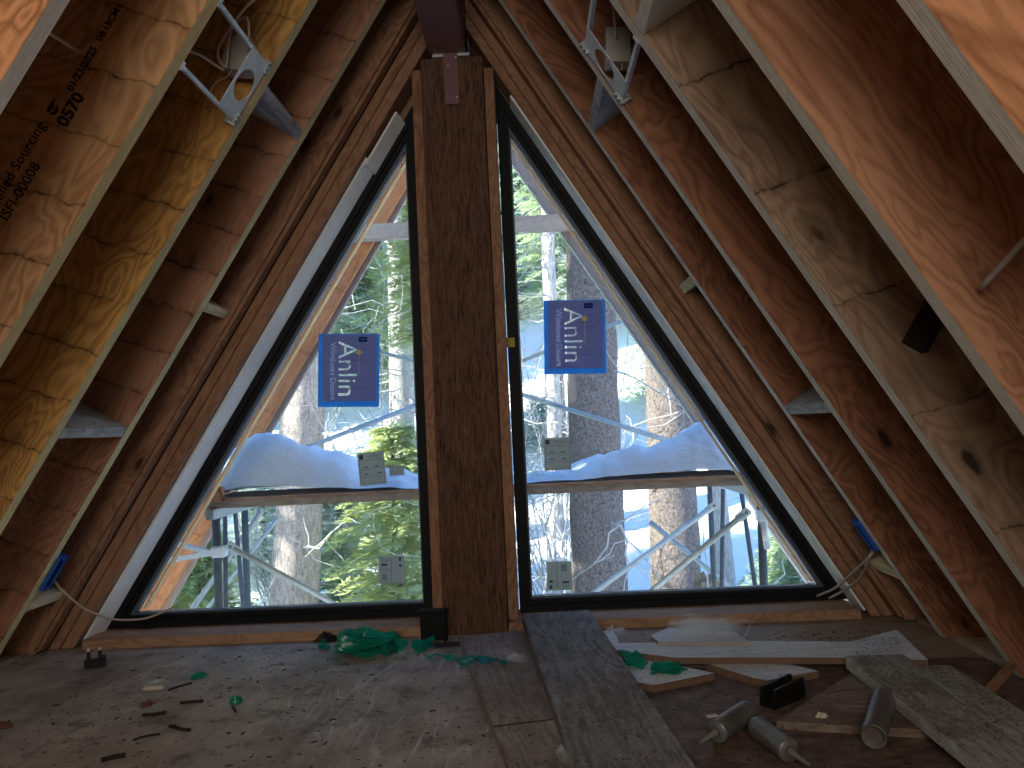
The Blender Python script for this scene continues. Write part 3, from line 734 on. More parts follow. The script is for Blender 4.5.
# ------------------------------------------------------------------ RECESSED-LIGHT MOUNTS (mirror pair)
def light_mount(side, q, k, label, boxpx):
    """q: slope positions (upper, lower); plate hugs the rafter k, bars run across the bay to rafter k+1"""
    root = empty('light_mount', mtx=rm(side)); tag(root, label, 'light fixture', 'recessed light mounts')
    yk = Y0-k*S; yn = Y0-(k+1)*S+.0445                     # bay limits
    sg = 1 if side < 0 else -1
    xu, xl = q; ya = yk-.012; yb = yk-.135                # plate's two long sides
    # plate with a round hole: ring of quads between circle and rectangle
    def plate():
        bm = bmesh.new(); cx = (xu+xl)/2; cy = sg*(ya+yb)/2+sg*.004; hx = abs(xu-xl)/2; hy = abs(ya-yb)/2; r = .049; n = 48
        for z in (0, .0016): pass
        rings = []
        for z in (0, .0018):
            inn = [bm.verts.new((cx+r*math.cos(2*math.pi*i/n), cy+r*math.sin(2*math.pi*i/n), z)) for i in range(n)]
            out = []
            for i in range(n):
                a = 2*math.pi*i/n; c, s = math.cos(a), math.sin(a); t = min(hx/abs(c) if abs(c) > 1e-6 else 9, hy/abs(s) if abs(s) > 1e-6 else 9)
                out.append(bm.verts.new((cx+t*c, cy+t*s-sg*.0, z)))
            rings.append((inn, out))
        for i in range(n):
            j = (i+1) % n
            bm.faces.new([rings[0][0][i], rings[0][0][j], rings[0][1][j], rings[0][1][i]])
            bm.faces.new([rings[1][0][i], rings[1][1][i], rings[1][1][j], rings[1][0][j]])
            bm.faces.new([rings[0][0][i], rings[1][0][i], rings[1][0][j], rings[0][0][j]])
            bm.faces.new([rings[0][1][i], rings[0][1][j], rings[1][1][j], rings[1][1][i]])
        # turned-up flanges along both ends
        for x in (xu, xl): bx(bm, x-.0012, x+.0012, min(sg*ya, sg*yb), max(sg*ya, sg*yb), 0, .022)
        # slots
        for x, y in ((xu-.03, .35), (xl+.03, .35), (xl+.03, -.4), (xu-.03, -.5)):
            yy = cy+y*hy*1.2; bx(bm, x-.003, x+.003, yy-.010, yy+.010, -.0006, .0)
        return bm
    pl = obj('mounting_plate', plate(), M['galv'], root)
    for x in (xu, xl):
        bm = bmesh.new()
        y0, y1 = sorted((sg*(yk-.002), sg*(yn+.004)))
        bx(bm, x-.006, x+.006, y0, y1, .003, .0055); bx(bm, x-.006, x-.0045, y0, y1, .003, .016)
        b = obj('hanger_bar', bm, M['galv'], root)
        bm = bmesh.new(); yy = sg*(yn+.003); bx(bm, x-.012, x+.012, yy-.0015, yy+.0015, -.002, .028); bx(bm, x-.012, x+.012, min(yy, yy-sg*.012), max(yy, yy-sg*.012), -.0045, -.003)
        obj('nailing_foot', bm, M['galv'], b)
    for x in (xu-.004, xl+.004):                           # crimped clips at the rafter side
        bm = bmesh.new(); y = sg*(yk-.014)
        for i in range(5):
            bx(bm, x-.020+i*.008, x-.014+i*.008, min(y-.010, y+.010), max(y-.010, y+.010), -.010+(i % 2)*.005, .020)
        bx(bm, x-.022, x+.022, y-.003, y+.003, .0, .030)
        obj('bar_clip', bm, M['galvd'], pl)
    # junction box above the plate, hanging plumb
    inv = rm(side).inverted(); w0 = aty(*boxpx, yk-.075); mw = inv @ Matrix.Translation(w0) @ Matrix.Rotation(R(2.6 if side > 0 else 9), 4, 'Y')
    bm = bmesh.new(); bx(bm, -.036, .036, -.03, .03, -.052, .052)
    jb = obj('junction_box', bm, M['jbox'], root, mw, False, .002)
    bm = bmesh.new(); bx(bm, -.037, .037, -.0318, -.0305, -.053, -.008); obj('box_cover', bm, M['jbox'], jb, None, False, .0005)
    bm = tube_bm([(-.01, -.02, -.052), (-.02, -.025, -.075), (-.045, -.03, -.095), (-.06, -.03, -.12), (-.05, -.03, -.14)] if side < 0 else [(.01, -.02, -.052), (.012, -.025, -.065), (.008, -.03, -.08)], .0016, 5, 8); obj('wire', bm, M['cable'], jb, None, True)
    return root
ql = [roof_local(-1, roof(-1, 252, 46)).x, roof_local(-1, roof(-1, 222, 107)).x]
qr = [roof_local(1, roof(1, 587, 29)).x, roof_local(1, roof(1, 623, 90)).x]
light_mount(-1, ql, 1, 'shiny left light mount plate with round hole between two left rafters', (240, 57))
light_mount(1, qr, 1, 'right light mount plate with round hole between two right rafters', (617, 49))
# tan cable looping behind the left mount and across to the stamped rafter's bay
yb_ = Y0-S-.16
cp = [aty(262, -8, yb_-.08), aty(240, 14, yb_), aty(218, 50, yb_+.02), aty(226, 66, yb_+.03), aty(231, 30, yb_+.03), aty(246, 17, yb_+.04), aty(249, 34, yb_+.05), aty(246, 48, yb_+.06)]
o = obj('cable', tube_bm(cp, .0042, 8, 10), M['cable'], None, None, True); tag(o, 'tan cable coiled above the left light mount', 'cable')
cp = [aty(223, 70, yb_-.0), aty(212, 63, yb_-.04), aty(200, 55, yb_-.10), aty(184, 50, Y0-2*S+.053)]
o = obj('cable', tube_bm(cp, .0042, 8, 10), M['cable'], None, None, True); tag(o, 'tan cable crossing the bay towards the stamped rafter', 'cable')
yA = Y0-2*S-.012
cp = [aty(44, 30, yA-.30), aty(62, 41, yA-.18), aty(78, 51, yA-.05), aty(84, 50, yA-.012), aty(88, 44, yA-.007)]
o = obj('cable', tube_bm(cp, .0042, 8, 10), M['cable'], None, None, True); tag(o, 'tan cable running over the stamped rafter face, upper left', 'cable')
yc = Y0-S-.02
cp = [aty(612, -6, yc-.12), aty(614, 14, yc-.11), aty(616, 38, yc-.10)]
o = obj('cable', tube_bm(cp, .0042, 8, 8), M['cableg'], None, None, True); tag(o, 'grey cable dropping into the box of right light mount', 'cable')

# ------------------------------------------------------------------ BLUE OUTLET BOXES and their cables
def outlet(side, pa, pb, label, cables):
    A = roof_local(side, roof(side, *pa)).x; Bx = roof_local(side, roof(side, *pb)).x
    sg = 1 if side < 0 else -1
    y0, y1 = sorted((sg*(Y0+.0455), sg*(Y0+.0455+.046))); x0, x1 = min(A, Bx), max(A, Bx)
    m = rm(side) @ Matrix.Translation((x0, y0, 0)); L, W, Dp, t = x1-x0, y1-y0, .075, .0035
    root = empty('outlet_box', mtx=m); tag(root, label, 'electrical box', 'blue outlet boxes')
    bm = bmesh.new(); z0 = -.012
    bx(bm, 0, L, 0, t, z0, Dp); bx(bm, 0, L, W-t, W, z0, Dp); bx(bm, 0, t, t, W-t, z0, Dp); bx(bm, L-t, L, t, W-t, z0, Dp); bx(bm, 0, L, 0, W, Dp-t, Dp)
    obj('box_shell', bm, M['blue'], root, None, False, .0008)
    for x in (.010, L-.010):
        bm = bmesh.new(); bx(bm, x-.0065, x+.0065, W/2-.009, W/2+.009, z0-.001, .02); obj('screw_ear', bm, M['blue'], root, None, False, .001)
    return root
outlet(-1, (61, 556), (45, 588), 'blue outlet box low on the left rafter by the window', None)
outlet(1, (866, 523), (882, 551), 'blue outlet box low on the right rafter by the window', None)
i0 = roof(-1, 52, 577, -.03)
cp = [i0, aty(62, 590, 2.70), aty(85, 609, 2.78), aty(112, 619, 2.88), aty(142, 619, 2.98), aty(163, 612, 3.02), aty(178, 604.5, 3.04)]
o = obj('cable', tube_bm(cp, .0042, 8, 10), M['cable'], None, None, True); tag(o, 'pale cable drooping from left blue box to the window corner', 'cable')
for end, mid, lab in (((817, 596), (850, 575), 'upper pale cable reaching from right blue box to the window'), ((829, 598.5), (861, 576), 'lower pale cable reaching from right blue box to the window')):
    s0 = roof(1, 876, 546, -.03)
    cp = [s0, aty(870, 556, 2.72), aty(*mid, 2.85), aty(mid[0]-15, mid[1]+13, 2.95), aty(*end, 3.03)]
    o = obj('cable', tube_bm(cp, .0050, 8, 10), M['cableg'], None, None, True); tag(o, lab, 'cable')
# ------------------------------------------------------------------ LOOSE BOARDS ON THE FLOOR
def plank(name, tl, tr, bl, z_far, z_near, th, mat, label, group=None, cut=None, side_mat=None):
    """board given by its far left / far right / near left top corners (world points on the tilted top)"""
    x = (bl-tl).normalized(); y = (tr-tl); y = (y-x*y.dot(x)); W = y.length; y.normalize(); z = x.cross(y)
    if z.z < 0: z = -z; y = z.cross(x)
    L = (bl-tl).length
    m = Matrix(((x.x, y.x, z.x, tl.x), (x.y, y.y, z.y, tl.y), (x.z, y.z, z.z, tl.z), (0, 0, 0, 1)))
    s = 1 if (tr-tl).dot(y) > 0 else -1
    y0, y1 = sorted((0, s*W))
    bm = bmesh.new(); bx(bm, 0, L, y0, y1, -th, 0)
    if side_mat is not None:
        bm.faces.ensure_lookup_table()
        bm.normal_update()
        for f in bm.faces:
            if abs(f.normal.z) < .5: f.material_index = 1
    o = obj(name, bm, [mat]+([side_mat] if side_mat else []), None, m, False, .003)
    return tag(o, label, 'board', group)
# central grey weathered board: far end up on the sill plate, near end on the floor
tl = atz(522, 614, .079); tr = atz(591, 612.5, .079); n1 = atz(566, 745, .055)
n1 = tl+(n1-tl)*1.55
plank('weathered_board', tl, tr, n1, 0, 0, .038, M['greyboard'], 'weathered dark grey board leaning from window sill onto the floor', 'loose boards on the floor')
tl = atz(458, 636, .026); tr = atz(523, 633, .026); jl = atz(493, 727, .026)
ps_ = plank('plywood_strip', tl, tr, jl, 0, 0, .024, M['leftboard'], 'tan plywood strip at the post foot, far of the two strips', 'loose boards on the floor')
L_ = (jl-tl).length; bm = bmesh.new(); ys = [v.co.y for v in ps_.data.vertices]; bx(bm, L_-.006, L_-.0005, min(ys)+.002, max(ys)-.002, -.001, .0006); obj('joint_line', bm, M['twig'], ps_)['label'] = 'dark joint line'  # added dark strip stands in for the dark joint gap
d = (jl-tl).normalized(); sh = tr-tl; t2 = jl+d*.0008+Vector((0, 0, .0012))
plank('plywood_strip', t2, t2+sh, t2+d*.75, 0, 0, .024, M['leftboard'], 'tan plywood strip butted to the end of another, cut by lower photo edge', 'loose boards on the floor')
# white painted trim offcuts
def flat_piece(name, pix, z, th, label, mat=None, side=None, cat='board', grp='white trim offcuts'):
    P = [atz(*p, z) for p in pix]; cx = sum(p.x for p in P)/len(P); cy = sum(p.y for p in P)/len(P)
    bm = bmesh.new(); fs = prism(bm, [(p.x-cx, p.y-cy) for p in P], 'z', -th, 0)
    for f in fs[2:]: f.material_index = 1
    o = obj(name, bm, [mat or M['mdf'], side or M['mdfedge']], None, Matrix.Translation((cx, cy, z)), False, 0); return tag(o, label, cat, grp)
flat_piece('trim_board', [(600, 631), (613, 630.5), (619.5, 643), (752, 641), (850, 641.5), (897, 629.5), (928, 660), (845, 657.5), (674, 657.5), (612, 649.5)], .045, .020, 'longest white trim board lying across the floor below right window')
flat_piece('trim_board', [(626, 659), (650, 660), (714.5, 673), (654, 685), (628, 681)], .0225, .022, 'small white trim offcut with green film on it')
flat_piece('trim_board', [(706, 663), (726, 661), (794, 665), (818, 671), (767, 680.5), (752, 677.5)], .0225, .022, 'white trim offcut tucked under the longest white board')
flat_piece('trim_board', [(651, 635.5), (668, 627.5), (735, 632), (750, 642), (658, 641.5)], .0575, .012, 'small grey-white wedge offcut under the clear plastic', M['mdf'], M['jbox'])
# weathered two-by boards on the right
tl = atz(845, 655.5, .062); tr = atz(906, 655.5, .062); n1 = atz(988, 768, .062); n1 = tl+(n1-tl)*1.12
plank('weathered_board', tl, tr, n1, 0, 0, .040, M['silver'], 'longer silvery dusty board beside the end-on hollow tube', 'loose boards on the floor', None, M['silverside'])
tl = atz(912.5, 665.5, .066); tr = atz(950, 664.5, .066); n1 = atz(1024, 744, .066); n1 = tl+(n1-tl)*1.25
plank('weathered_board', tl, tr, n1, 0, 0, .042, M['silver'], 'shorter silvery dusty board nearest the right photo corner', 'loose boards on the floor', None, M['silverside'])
# dusty sheet offcuts that the boards lie on
flat_piece('plywood_offcut', [(776, 721), (858, 669), (935, 672), (1010, 735), (900, 728.5)], .0205, .020, 'dusty plywood offcut under the silvery boards', M['dirtyply'], M['dirtyply'], 'board', 'plywood offcuts')
flat_piece('plywood_offcut', [(1004, 699), (1034, 700), (1060, 730), (1012, 722)], .022, .020, 'plywood corner at the right photo edge', M['dirtyply'], M['dirtyply'], 'board', 'plywood offcuts')
# thin brown lath leaning on it
a = atz(988, 692, .03); b = atz(1009, 668, .045)
bm = bmesh.new(); L = (b-a).length*1.15; bx(bm, 0, L, -.012, .012, -.006, .006)
tag(obj('lath_stick', bm, M['stud'], None, frame_from(a, b), False, .001), 'short brown stick leaning beside the right rafter foot', 'stick')

# ------------------------------------------------------------------ CAULK TUBES
def caulk(pa, pb, r, label, nz=True, hollow=False):
    """pa = cap (rear) end axis point, pb = nozzle end axis point"""
    m = frame_from(pa, pb); L = (pb-pa).length
    root = empty('caulk_tube', mtx=m); tag(root, label, 'tube', 'empty caulk tubes')
    bm = bmesh.new(); n = 28
    prof = [(0, r*.96), (.004, r*1.02), (.012, r), (L-.010, r), (L-.004, r*1.02), (L, r*.9)]
    rings = [[bm.verts.new((x, rr*math.cos(2*math.pi*k/n), rr*math.sin(2*math.pi*k/n))) for k in range(n)] for x, rr in prof]
    if hollow:
        rings = [[bm.verts.new((x, rr*math.cos(2*math.pi*k/n), rr*math.sin(2*math.pi*k/n))) for k in range(n)] for x, rr in ((.05, r*.9), (0, r*.9))]+rings
    for i in range(len(rings)-1):
        for k in range(n): bm.faces.new([rings[i][k], rings[i][(k+1) % n], rings[i+1][(k+1) % n], rings[i+1][k]])
    bm.faces.new(rings[-1]); bm.faces.new(rings[0][::-1])
    obj('tube_body', bm, M['tube'], root, None, True)
    bm = bmesh.new(); bmesh.ops.create_cone(bm, cap_ends=True, segments=20, radius1=r*.82, radius2=r*.82, depth=.004, matrix=Matrix.Translation((.03 if hollow else -.001, 0, 0)) @ Matrix.Rotation(R(90), 4, 'Y'))
    obj('plunger', bm, M['tubecap'], root)
    if nz:
        bm = bmesh.new(); sweep(bm, [(L-.001, 0, 0), (L+.010, 0, 0), (L+.011, 0, 0), (L+.075, 0, 0)], [.011, .011, .0075, .0032], 14)
        obj('nozzle', bm, M['nozzle'], root, None, True)
    else:
        bm = bmesh.new(); sweep(bm, [(L-.001, 0, 0), (L+.010, 0, 0), (L+.010, 0, 0), (L+.018, 0, 0)], [.010, .010, .007, .006], 12)
        obj('nozzle', bm, M['tubecap'], root, None, True)
    return root
r = .0275
caulk(atz(748, 711, r+.002), atz(716, 732, r+.002), r, 'silver caulk tube whose nozzle points to the lower left')
caulk(atz(757, 727, r+.002), atz(790, 751, r+.002), r, 'silver caulk tube whose nozzle points to the lower right')
caulk(atz(873.5, 737, .034), atz(885, 697, .040), .0285, 'hollow silver tube lying end-on beside the long silvery board', False, True)
a = atz(712, 719, .050); bm = bmesh.new(); bx(bm, -.014, .014, -.006, .006, -.002, .002)
tag(obj('paper_scrap', bm, M['scrap'], None, Matrix.Translation((a.x, a.y, .058)) @ Matrix.Rotation(.3, 4, 'Z')), 'pale scrap lying on the left caulk tube', 'scrap')

# ------------------------------------------------------------------ BLACK PLASTIC PIECES
# grooved U-shaped packer right of the tubes
a = atz(775, 711, .0); b = atz(806, 698, .0)
m = frame_from(a, b); L = (b-a).length
root = empty('packer_clip', mtx=m); tag(root, 'black U-shaped plastic clip on the floor beside the tubes', 'clip')
bm = bmesh.new(); bx(bm, 0, L, -.001, .049, .001, .022); obj('clip_base', bm, M['blackp'], root, None, False, .002)
for y in (0, .038):
    bm = bmesh.new(); prism(bm, [(0, .02), (L, .02), (L*.97, .058), (L*.06, .052)], 'y', y, y+.010); obj('clip_side', bm, M['blackp'], root, None, False, .001)
# clip with two pale-tipped prongs, far left
a = atz(84, 670, 0); b = atz(105, 667, 0); m = frame_from(a, b); L = (b-a).length
root = empty('prong_clip', mtx=m); tag(root, 'black two-pronged plastic clip on the floor at far left', 'clip')
bm = bmesh.new(); bx(bm, 0, L, 0, .03, .001, .030); bx(bm, L*.78, L, .0, .03, .028, .038); obj('clip_base', bm, M['blackp'], root, None, False, .002)
for x in (L*.20, L*.74):
    bm = bmesh.new(); bx(bm, x-.006, x+.006, .008, .016, .028, .062); q = obj('prong', bm, M['blackp'], root, None, False, .001)
    bm = bmesh.new(); bx(bm, x-.005, x+.005, .0075, .0165, .060, .070); z = obj('prong_tip', bm, M['scrap'], q); z['label'] = 'pale prong tip'
# black bracket box leaning in the corner between left window and post
a = aty(420, 638, 2.88); m = Matrix.Translation((a.x, 2.845, .001)) @ Matrix.Rotation(R(-6), 4, 'Z')
root = empty('corner_bracket', mtx=m); tag(root, 'dark plastic corner piece standing between left window and post', 'bracket')
bm = bmesh.new(); bx(bm, 0, .105, .030, .036, 0, .115); obj('back_panel', bm, M['black'], root, None, False, .001)
bm = bmesh.new(); bx(bm, -.004, .108, -.006, .036, .113, .121); obj('top_flange', bm, M['black'], root, None, False, .001)
bm = bmesh.new(); bx(bm, .098, .104, 0, .032, 0, .113); obj('side_panel', bm, M['black'], root, None, False, .001)
# black crumpled lump by the green wrap
a = atz(327, 641, 0)
def crumple(bm, w, d, h, seed, nx=26, ny=18, lift=0.0):
    V = []
    for i in range(nx+1):
        for j in range(ny+1):
            u, v = i/nx, j/ny; edge = min(u, 1-u, v, 1-v)*2
            p = Vector((u*5+seed*3.1, v*5-seed*1.7, seed))
            q = p*.62
            f = mnoise.noise(q)*.5+.5
            rid = 1-abs(mnoise.noise(q*1.25+Vector((3, 7, 1))))*2.4; rid2 = 1-abs(mnoise.noise(q*2.3+Vector((1, 2, 9))))*2.6
            z = h*max(.02, (.12+.55*f+.55*max(0, rid)**2+.28*max(0, rid2)**3)*min(1, .12+edge*1.7))
            a_, b_ = 2*u-1, 2*v-1; th = math.atan2(b_, a_)
            rr = 1+.32*mnoise.noise(Vector((math.cos(th)*1.6, math.sin(th)*1.6, seed*2.7)))
            u, v = .5+.5*a_*math.sqrt(1-b_*b_*.42)*rr, .5+.5*b_*math.sqrt(1-a_*a_*.42)*rr
            x = (u-.5)*w*(1+.35*mnoise.noise(Vector((v*3, seed, u*2))))+mnoise.noise(p*2.1)*w*.05
            y = (v-.5)*d*(1+.35*mnoise.noise(Vector((u*3+4, seed*2, v*2))))+mnoise.noise(p*2.7)*d*.05
            V.append(bm.verts.new((x, y, z+lift)))
    for i in range(nx):
        for j in range(ny):
            q = [V[i*(ny+1)+j], V[(i+1)*(ny+1)+j], V[(i+1)*(ny+1)+j+1], V[i*(ny+1)+j+1]]
            bm.faces.new(q)
bm = bmesh.new(); crumple(bm, .09, .05, .038, 5, 12, 8); tag(obj('plastic_scrap', bm, M['blackp'], None, Matrix.Translation((a.x, a.y, .001))), 'crumpled black scrap beside the left green wrap, under window', 'scrap')

# ------------------------------------------------------------------ CRUMPLED PLASTIC FILM
def film(name, px, py, w, d, h, seed, mat, label, rot=0, z=0.001, nx=30, ny=22, cat='plastic film', extra=None):
    a = atz(px, py, z); bm = bmesh.new(); crumple(bm, w, d, h, seed, nx, ny)
    o = obj(name, bm, mat, None, Matrix.Translation((a.x, a.y, z)) @ Matrix.Rotation(rot, 4, 'Z'))
    return tag(o, label, cat, 'crumpled plastic wrap')
def ribbon(px, py, w, d, h, seed, mat, label, npts, width, rot=0, z=.001, line=False):
    """one long strip of thin film, folded over itself on the spot (or strung out along a line)"""
    a = atz(px, py, z); rg = random.Random(seed); ctrl = []
    for i in range(npts):
        if line: ctrl.append(Vector(((i/(npts-1)-.5)*w, rg.uniform(-.5, .5)*d, h*rg.uniform(.1, 1) if 0 < i < npts-1 else h*.1)))
        else:
            th = i*2.2+rg.uniform(-.7, .7); rr = rg.uniform(.35, 1.0)
            ctrl.append(Vector((math.cos(th)*w*.5*rr, math.sin(th)*d*.5*rr, h*(rg.uniform(.05, .45) if i % 2 else rg.uniform(.35, 1.0))*(1.15-.6*rr))))
    P = curve_pts(ctrl, 12); n = len(P); bm = bmesh.new(); rows = []; K = 6
    for i in range(n):
        t = (P[min(i+1, n-1)]-P[max(i-1, 0)]).normalized(); tw = .9*math.sin(i*.11+seed)+.8*mnoise.noise(Vector((i*.07, seed, 0)))
        side = t.cross(Vector((0, 0, 1))); side = side.normalized() if side.length > .05 else Vector((1, 0, 0)); up = side.cross(t)
        dr = side*math.cos(tw)+up*math.sin(tw); wd = width*(.75+.5*mnoise.noise(Vector((i*.05, 3, seed))))
        row = []
        for k in range(K+1):
            f = k/K-.5; q = P[i]+dr*f*wd+side.cross(dr)*(.0)+t*mnoise.noise(Vector((i*.3, k, seed)))*width*.10
            q += up*mnoise.noise(Vector((i*.22, k*.8, seed+4)))*width*.16
            q.z = max(.0008+.0015*(k % 2), q.z); row.append(bm.verts.new(q))
        rows.append(row)
    for i in range(n-1):
        for k in range(K): bm.faces.new([rows[i][k], rows[i+1][k], rows[i+1][k+1], rows[i][k+1]])
    o = obj('plastic_wrap', bm, mat, None, Matrix.Translation((a.x, a.y, z)) @ Matrix.Rotation(rot, 4, 'Z'))
    return tag(o, label, 'plastic film', 'crumpled plastic wrap')
ribbon(365, 653, .30, .20, .105, 2, M['film'], 'largest crumpled green plastic wrap, on floor below left window', 30, .055)
ribbon(322, 649, .06, .06, .045, 8, M['film'], 'small green wrap curl left of the largest wrap', 6, .030)
ribbon(424, 648, .12, .12, .045, 11, M['film'], 'green wrap tail leading from the corner piece to the boards', 12, .035, .5)
ribbon(448, 660, .17, .03, .018, 14, M['film'], 'narrow green wrap strip reaching the tan strip edge', 6, .028, -.45, .001, True)
ribbon(484, 664, .16, .02, .014, 17, M['teal'], 'teal film strip lying across the tan plywood strip', 5, .065, .08, .028, True)
ribbon(514, 662, .12, .05, .035, 21, M['clear'], 'clear crinkled film between the tan strip and grey board', 9, .045, -.1, .028)
film('plastic_wrap', 562, 758, .025, .07, .03, 25, M['clear'], 'twist of clear film over the grey board edge at bottom', .3, .045)
ribbon(668, 672, .17, .10, .028, 31, M['film'], 'green film lying on small white trim offcut', 14, .035, -.1, .024)
ribbon(633, 664, .07, .14, .05, 34, M['film'], 'green film bunched against the grey board edge', 12, .035, .4, .026)
ribbon(708, 634, .30, .13, .075, 41, M['clear'], 'clear crumpled plastic bag on the white wedge offcut', 20, .07, .05, .058)
film('plastic_wrap', 618, 636, .09, .09, .035, 44, M['clear'], 'small clear film scrap at left end of longest white board', .6, .046, 16, 12)
film('plastic_wrap', 200, 677, .055, .05, .018, 47, M['film'], 'small green film scrap near left window, upper of two', .8, .001, 12, 10)
film('plastic_wrap', 236, 703, .045, .035, .022, 51, M['film'], 'small green film scrap mid floor, lower of two', .2, .001, 12, 10)
film('plastic_wrap', 157, 688, .10, .05, .028, 54, M['clear'], 'pale clear film scrap on left floor', .4, .001, 14, 10)
def loop(pts, z, r, mat, label):
    bm = tube_bm([atz(x, y, zz) for (x, y), zz in zip(pts, z)], r, 6, 8)
    tag(obj('film_strand', bm, mat, None, None, True), label, 'plastic film', 'crumpled plastic wrap')
loop([(740, 641), (747, 632), (750, 624), (746, 620), (741, 622), (742, 628)], [.062, .075, .09, .095, .09, .08], .004, M['clear'], 'curled clear film ribbon at the right end of the bag')
loop([(514, 674), (520, 680), (527, 682), (535, 675)], [.03, .03, .034, .03], .002, M['clear'], 'thin clear film strand on the tan plywood strip')
loop([(171, 681), (178, 675), (181, 669), (180, 665)], [.003, .012, .03, .035], .0015, M['clear'], 'thin clear strand beside the pale film scrap')
# small scraps
def bit(name, pts, r, mat, label, cat, z=.004, grp=None):
    bm = tube_bm([atz(x, y, z) for x, y in pts], r, 6, 4); tag(obj(name, bm, mat), label, cat, grp)
tw = 'twigs and splinters on the left floor'
bit('wood_splinter', [(180, 703), (192, 701.5), (203, 701)], .0045, M['twig'], 'dark splinter level with lower green scrap, left of it', 'splinter', .005, tw)
bit('wood_splinter', [(143, 715), (156, 714), (166, 712)], .005, M['twig'], 'dark splinter just below the pale film scrap', 'splinter', .006, tw)
bit('wood_splinter', [(170, 726), (181, 729), (190, 730)], .0045, M['twig'], 'dark splinter slanting down right mid left floor', 'splinter', .005, tw)
bit('wood_splinter', [(101, 760), (113, 757), (125, 755)], .006, M['twig'], 'thick dark splinter nearest the lower left photo edge', 'splinter', .007, tw)
bit('wood_splinter', [(133, 740), (146, 736), (160, 734)], .003, M['twig'], 'long thin splinter above the thick one', 'splinter', .004, tw)
bit('wood_splinter', [(168, 690), (180, 686), (192, 683)], .003, M['twig'], 'thin splinter leading to upper green scrap', 'splinter', .004, tw)
bit('wood_splinter', [(232, 706), (236, 712)], .003, M['twig'], 'tiny splinter under the lower green scrap', 'splinter', .004, tw)
bit('wood_splinter', [(259, 733), (264, 729)], .0035, M['scrap'], 'small pale-tipped splinter right of the left floor', 'splinter', .005, tw)
film('paper_scrap', 146, 706, .035, .03, .022, 61, M['rust'], 'small reddish scrap below the pale film', .2, .001, 8, 6, 'scrap')
film('wood_chunk', 4, 727, .05, .04, .02, 65, M['rust'], 'reddish lump at the left photo edge', .2, .001, 8, 6, 'scrap')
a = atz(157, 688, 0); bm = bmesh.new(); bx(bm, -.032, .032, -.010, .010, 0, .012)
tag(obj('paper_scrap', bm, M['scrap'], None, Matrix.Translation((a.x, a.y-.02, .002)) @ Matrix.Rotation(.1, 4, 'Z'), False, .003), 'cream folded paper scrap inside the pale film on left floor', 'scrap')
bm = bmesh.new(); crumple(bm, .035, .02, .012, 71, 8, 6); a = atz(822, 717, .022)
tag(obj('paper_scrap', bm, M['scrap'], None, Matrix.Translation((a.x, a.y, .022))), 'pale curl of paper on the dusty plywood offcut', 'scrap')
a = aty(449, 645, 2.80); bm = bmesh.new(); bx(bm, -.055, .055, -.03, .03, 0, .003)
tag(obj('plastic_sheet', bm, mat_plain('sheet_violet', (.06, .05, .075), .5), None, Matrix.Translation((a.x, 2.80, .002)) @ Matrix.Rotation(.12, 4, 'Z')), 'dull violet flat sheet at the foot of the post', 'scrap')
# sawdust, chips and bark crumbs: nobody could count them
rng = np.random.default_rng(3)
V, Fc = [], []
def chip(x, y, z, s):
    a = rng.uniform(0, math.pi); e = s*rng.uniform(.25, .6); h = s*.18; b = len(V)
    ca, sa = math.cos(a), math.sin(a)
    for zz in (0, h):
        for u, w in ((-s, -e), (s, -e), (s, e), (-s, e)): V.append((x+u*ca-w*sa, y+u*sa+w*ca, z+zz+rng.uniform(0, h*.6)))
    for q in ((0, 3, 2, 1), (4, 5, 6, 7), (0, 1, 5, 4), (1, 2, 6, 5), (2, 3, 7, 6), (3, 0, 4, 7)): Fc.append([b+i for i in q])
for _ in range(1100):
    x, y = rng.uniform(-1.3, .15), rng.uniform(1.3, 2.85); chip(x, y, .0006, rng.uniform(.0015, .005)*(1 if rng.random() < .9 else 2))
for _ in range(1500):
    x, y = rng.uniform(.5, 1.5), rng.uniform(1.4, 2.85); chip(x, y, .0006, rng.uniform(.0015, .006))
tag(mesh('debris', V, Fc, M['flake']), 'brown wood crumbs and sawdust scattered over the attic floor', 'debris', None, 'stuff')
V, Fc = [], []
for _ in range(380):                                        # crumbs caught on the silvery boards and white trim
    p = atz(rng.uniform(855, 900), rng.uniform(636, 656), .0455); chip(p.x, p.y, .0456, rng.uniform(.001, .0028))
for (px0, py0, px1, py1, wd, z) in ((875, 656, 985, 745, 46, .0625), (930, 665, 1020, 728, 28, .0665)):
    for _ in range(420):
        t = rng.random(); w = rng.uniform(-wd/2, wd/2)*(1+.7*t); p = atz(px0+(px1-px0)*t+w*.75, py0+(py1-py0)*t-w*.05, z); chip(p.x, p.y, z, rng.uniform(.001, .003))
tag(mesh('crumbs', V, Fc, M['flake']), 'bark crumbs lying on the silvery boards and white trim', 'debris', None, 'stuff')

# ------------------------------------------------------------------ OUTSIDE: overhang, scaffold, snow
def line_member(name, side, p_top, p_bot, y, depth, th, mat, label):
    a, b = aty(*p_top, y), aty(*p_bot, y); u = (b-a).normalized()
    a = a-u*1.2; b = b+u*1.2
    n = Vector((u.z, 0, -u.x)); n = n if n.x*side > 0 else -n
    m = Matrix(((u.x, n.x, 0, a.x), (0, 0, 1, y), (u.z, n.z, 0, a.z), (0, 0, 0, 1))); L = (b-a).length
    bm = bmesh.new(); bx(bm, 0, L, 0, depth, 0, th)
    return obj(name, bm, mat, None, m, False, .002)
bl = line_member('barge_rafter', -1, (374, 240), (166, 598), 4.40, .26, .045, M['barge'], '')
tag(bl, 'orange overhang rafter seen outside through the left window', 'rafter', 'overhang rafters')
bm = bmesh.new(); bx(bm, 0, 4.6, -.030, .16, .047, .075); obj('fascia_board', bm, M['bargeR'], bl)['label'] = 'grey fascia edge'
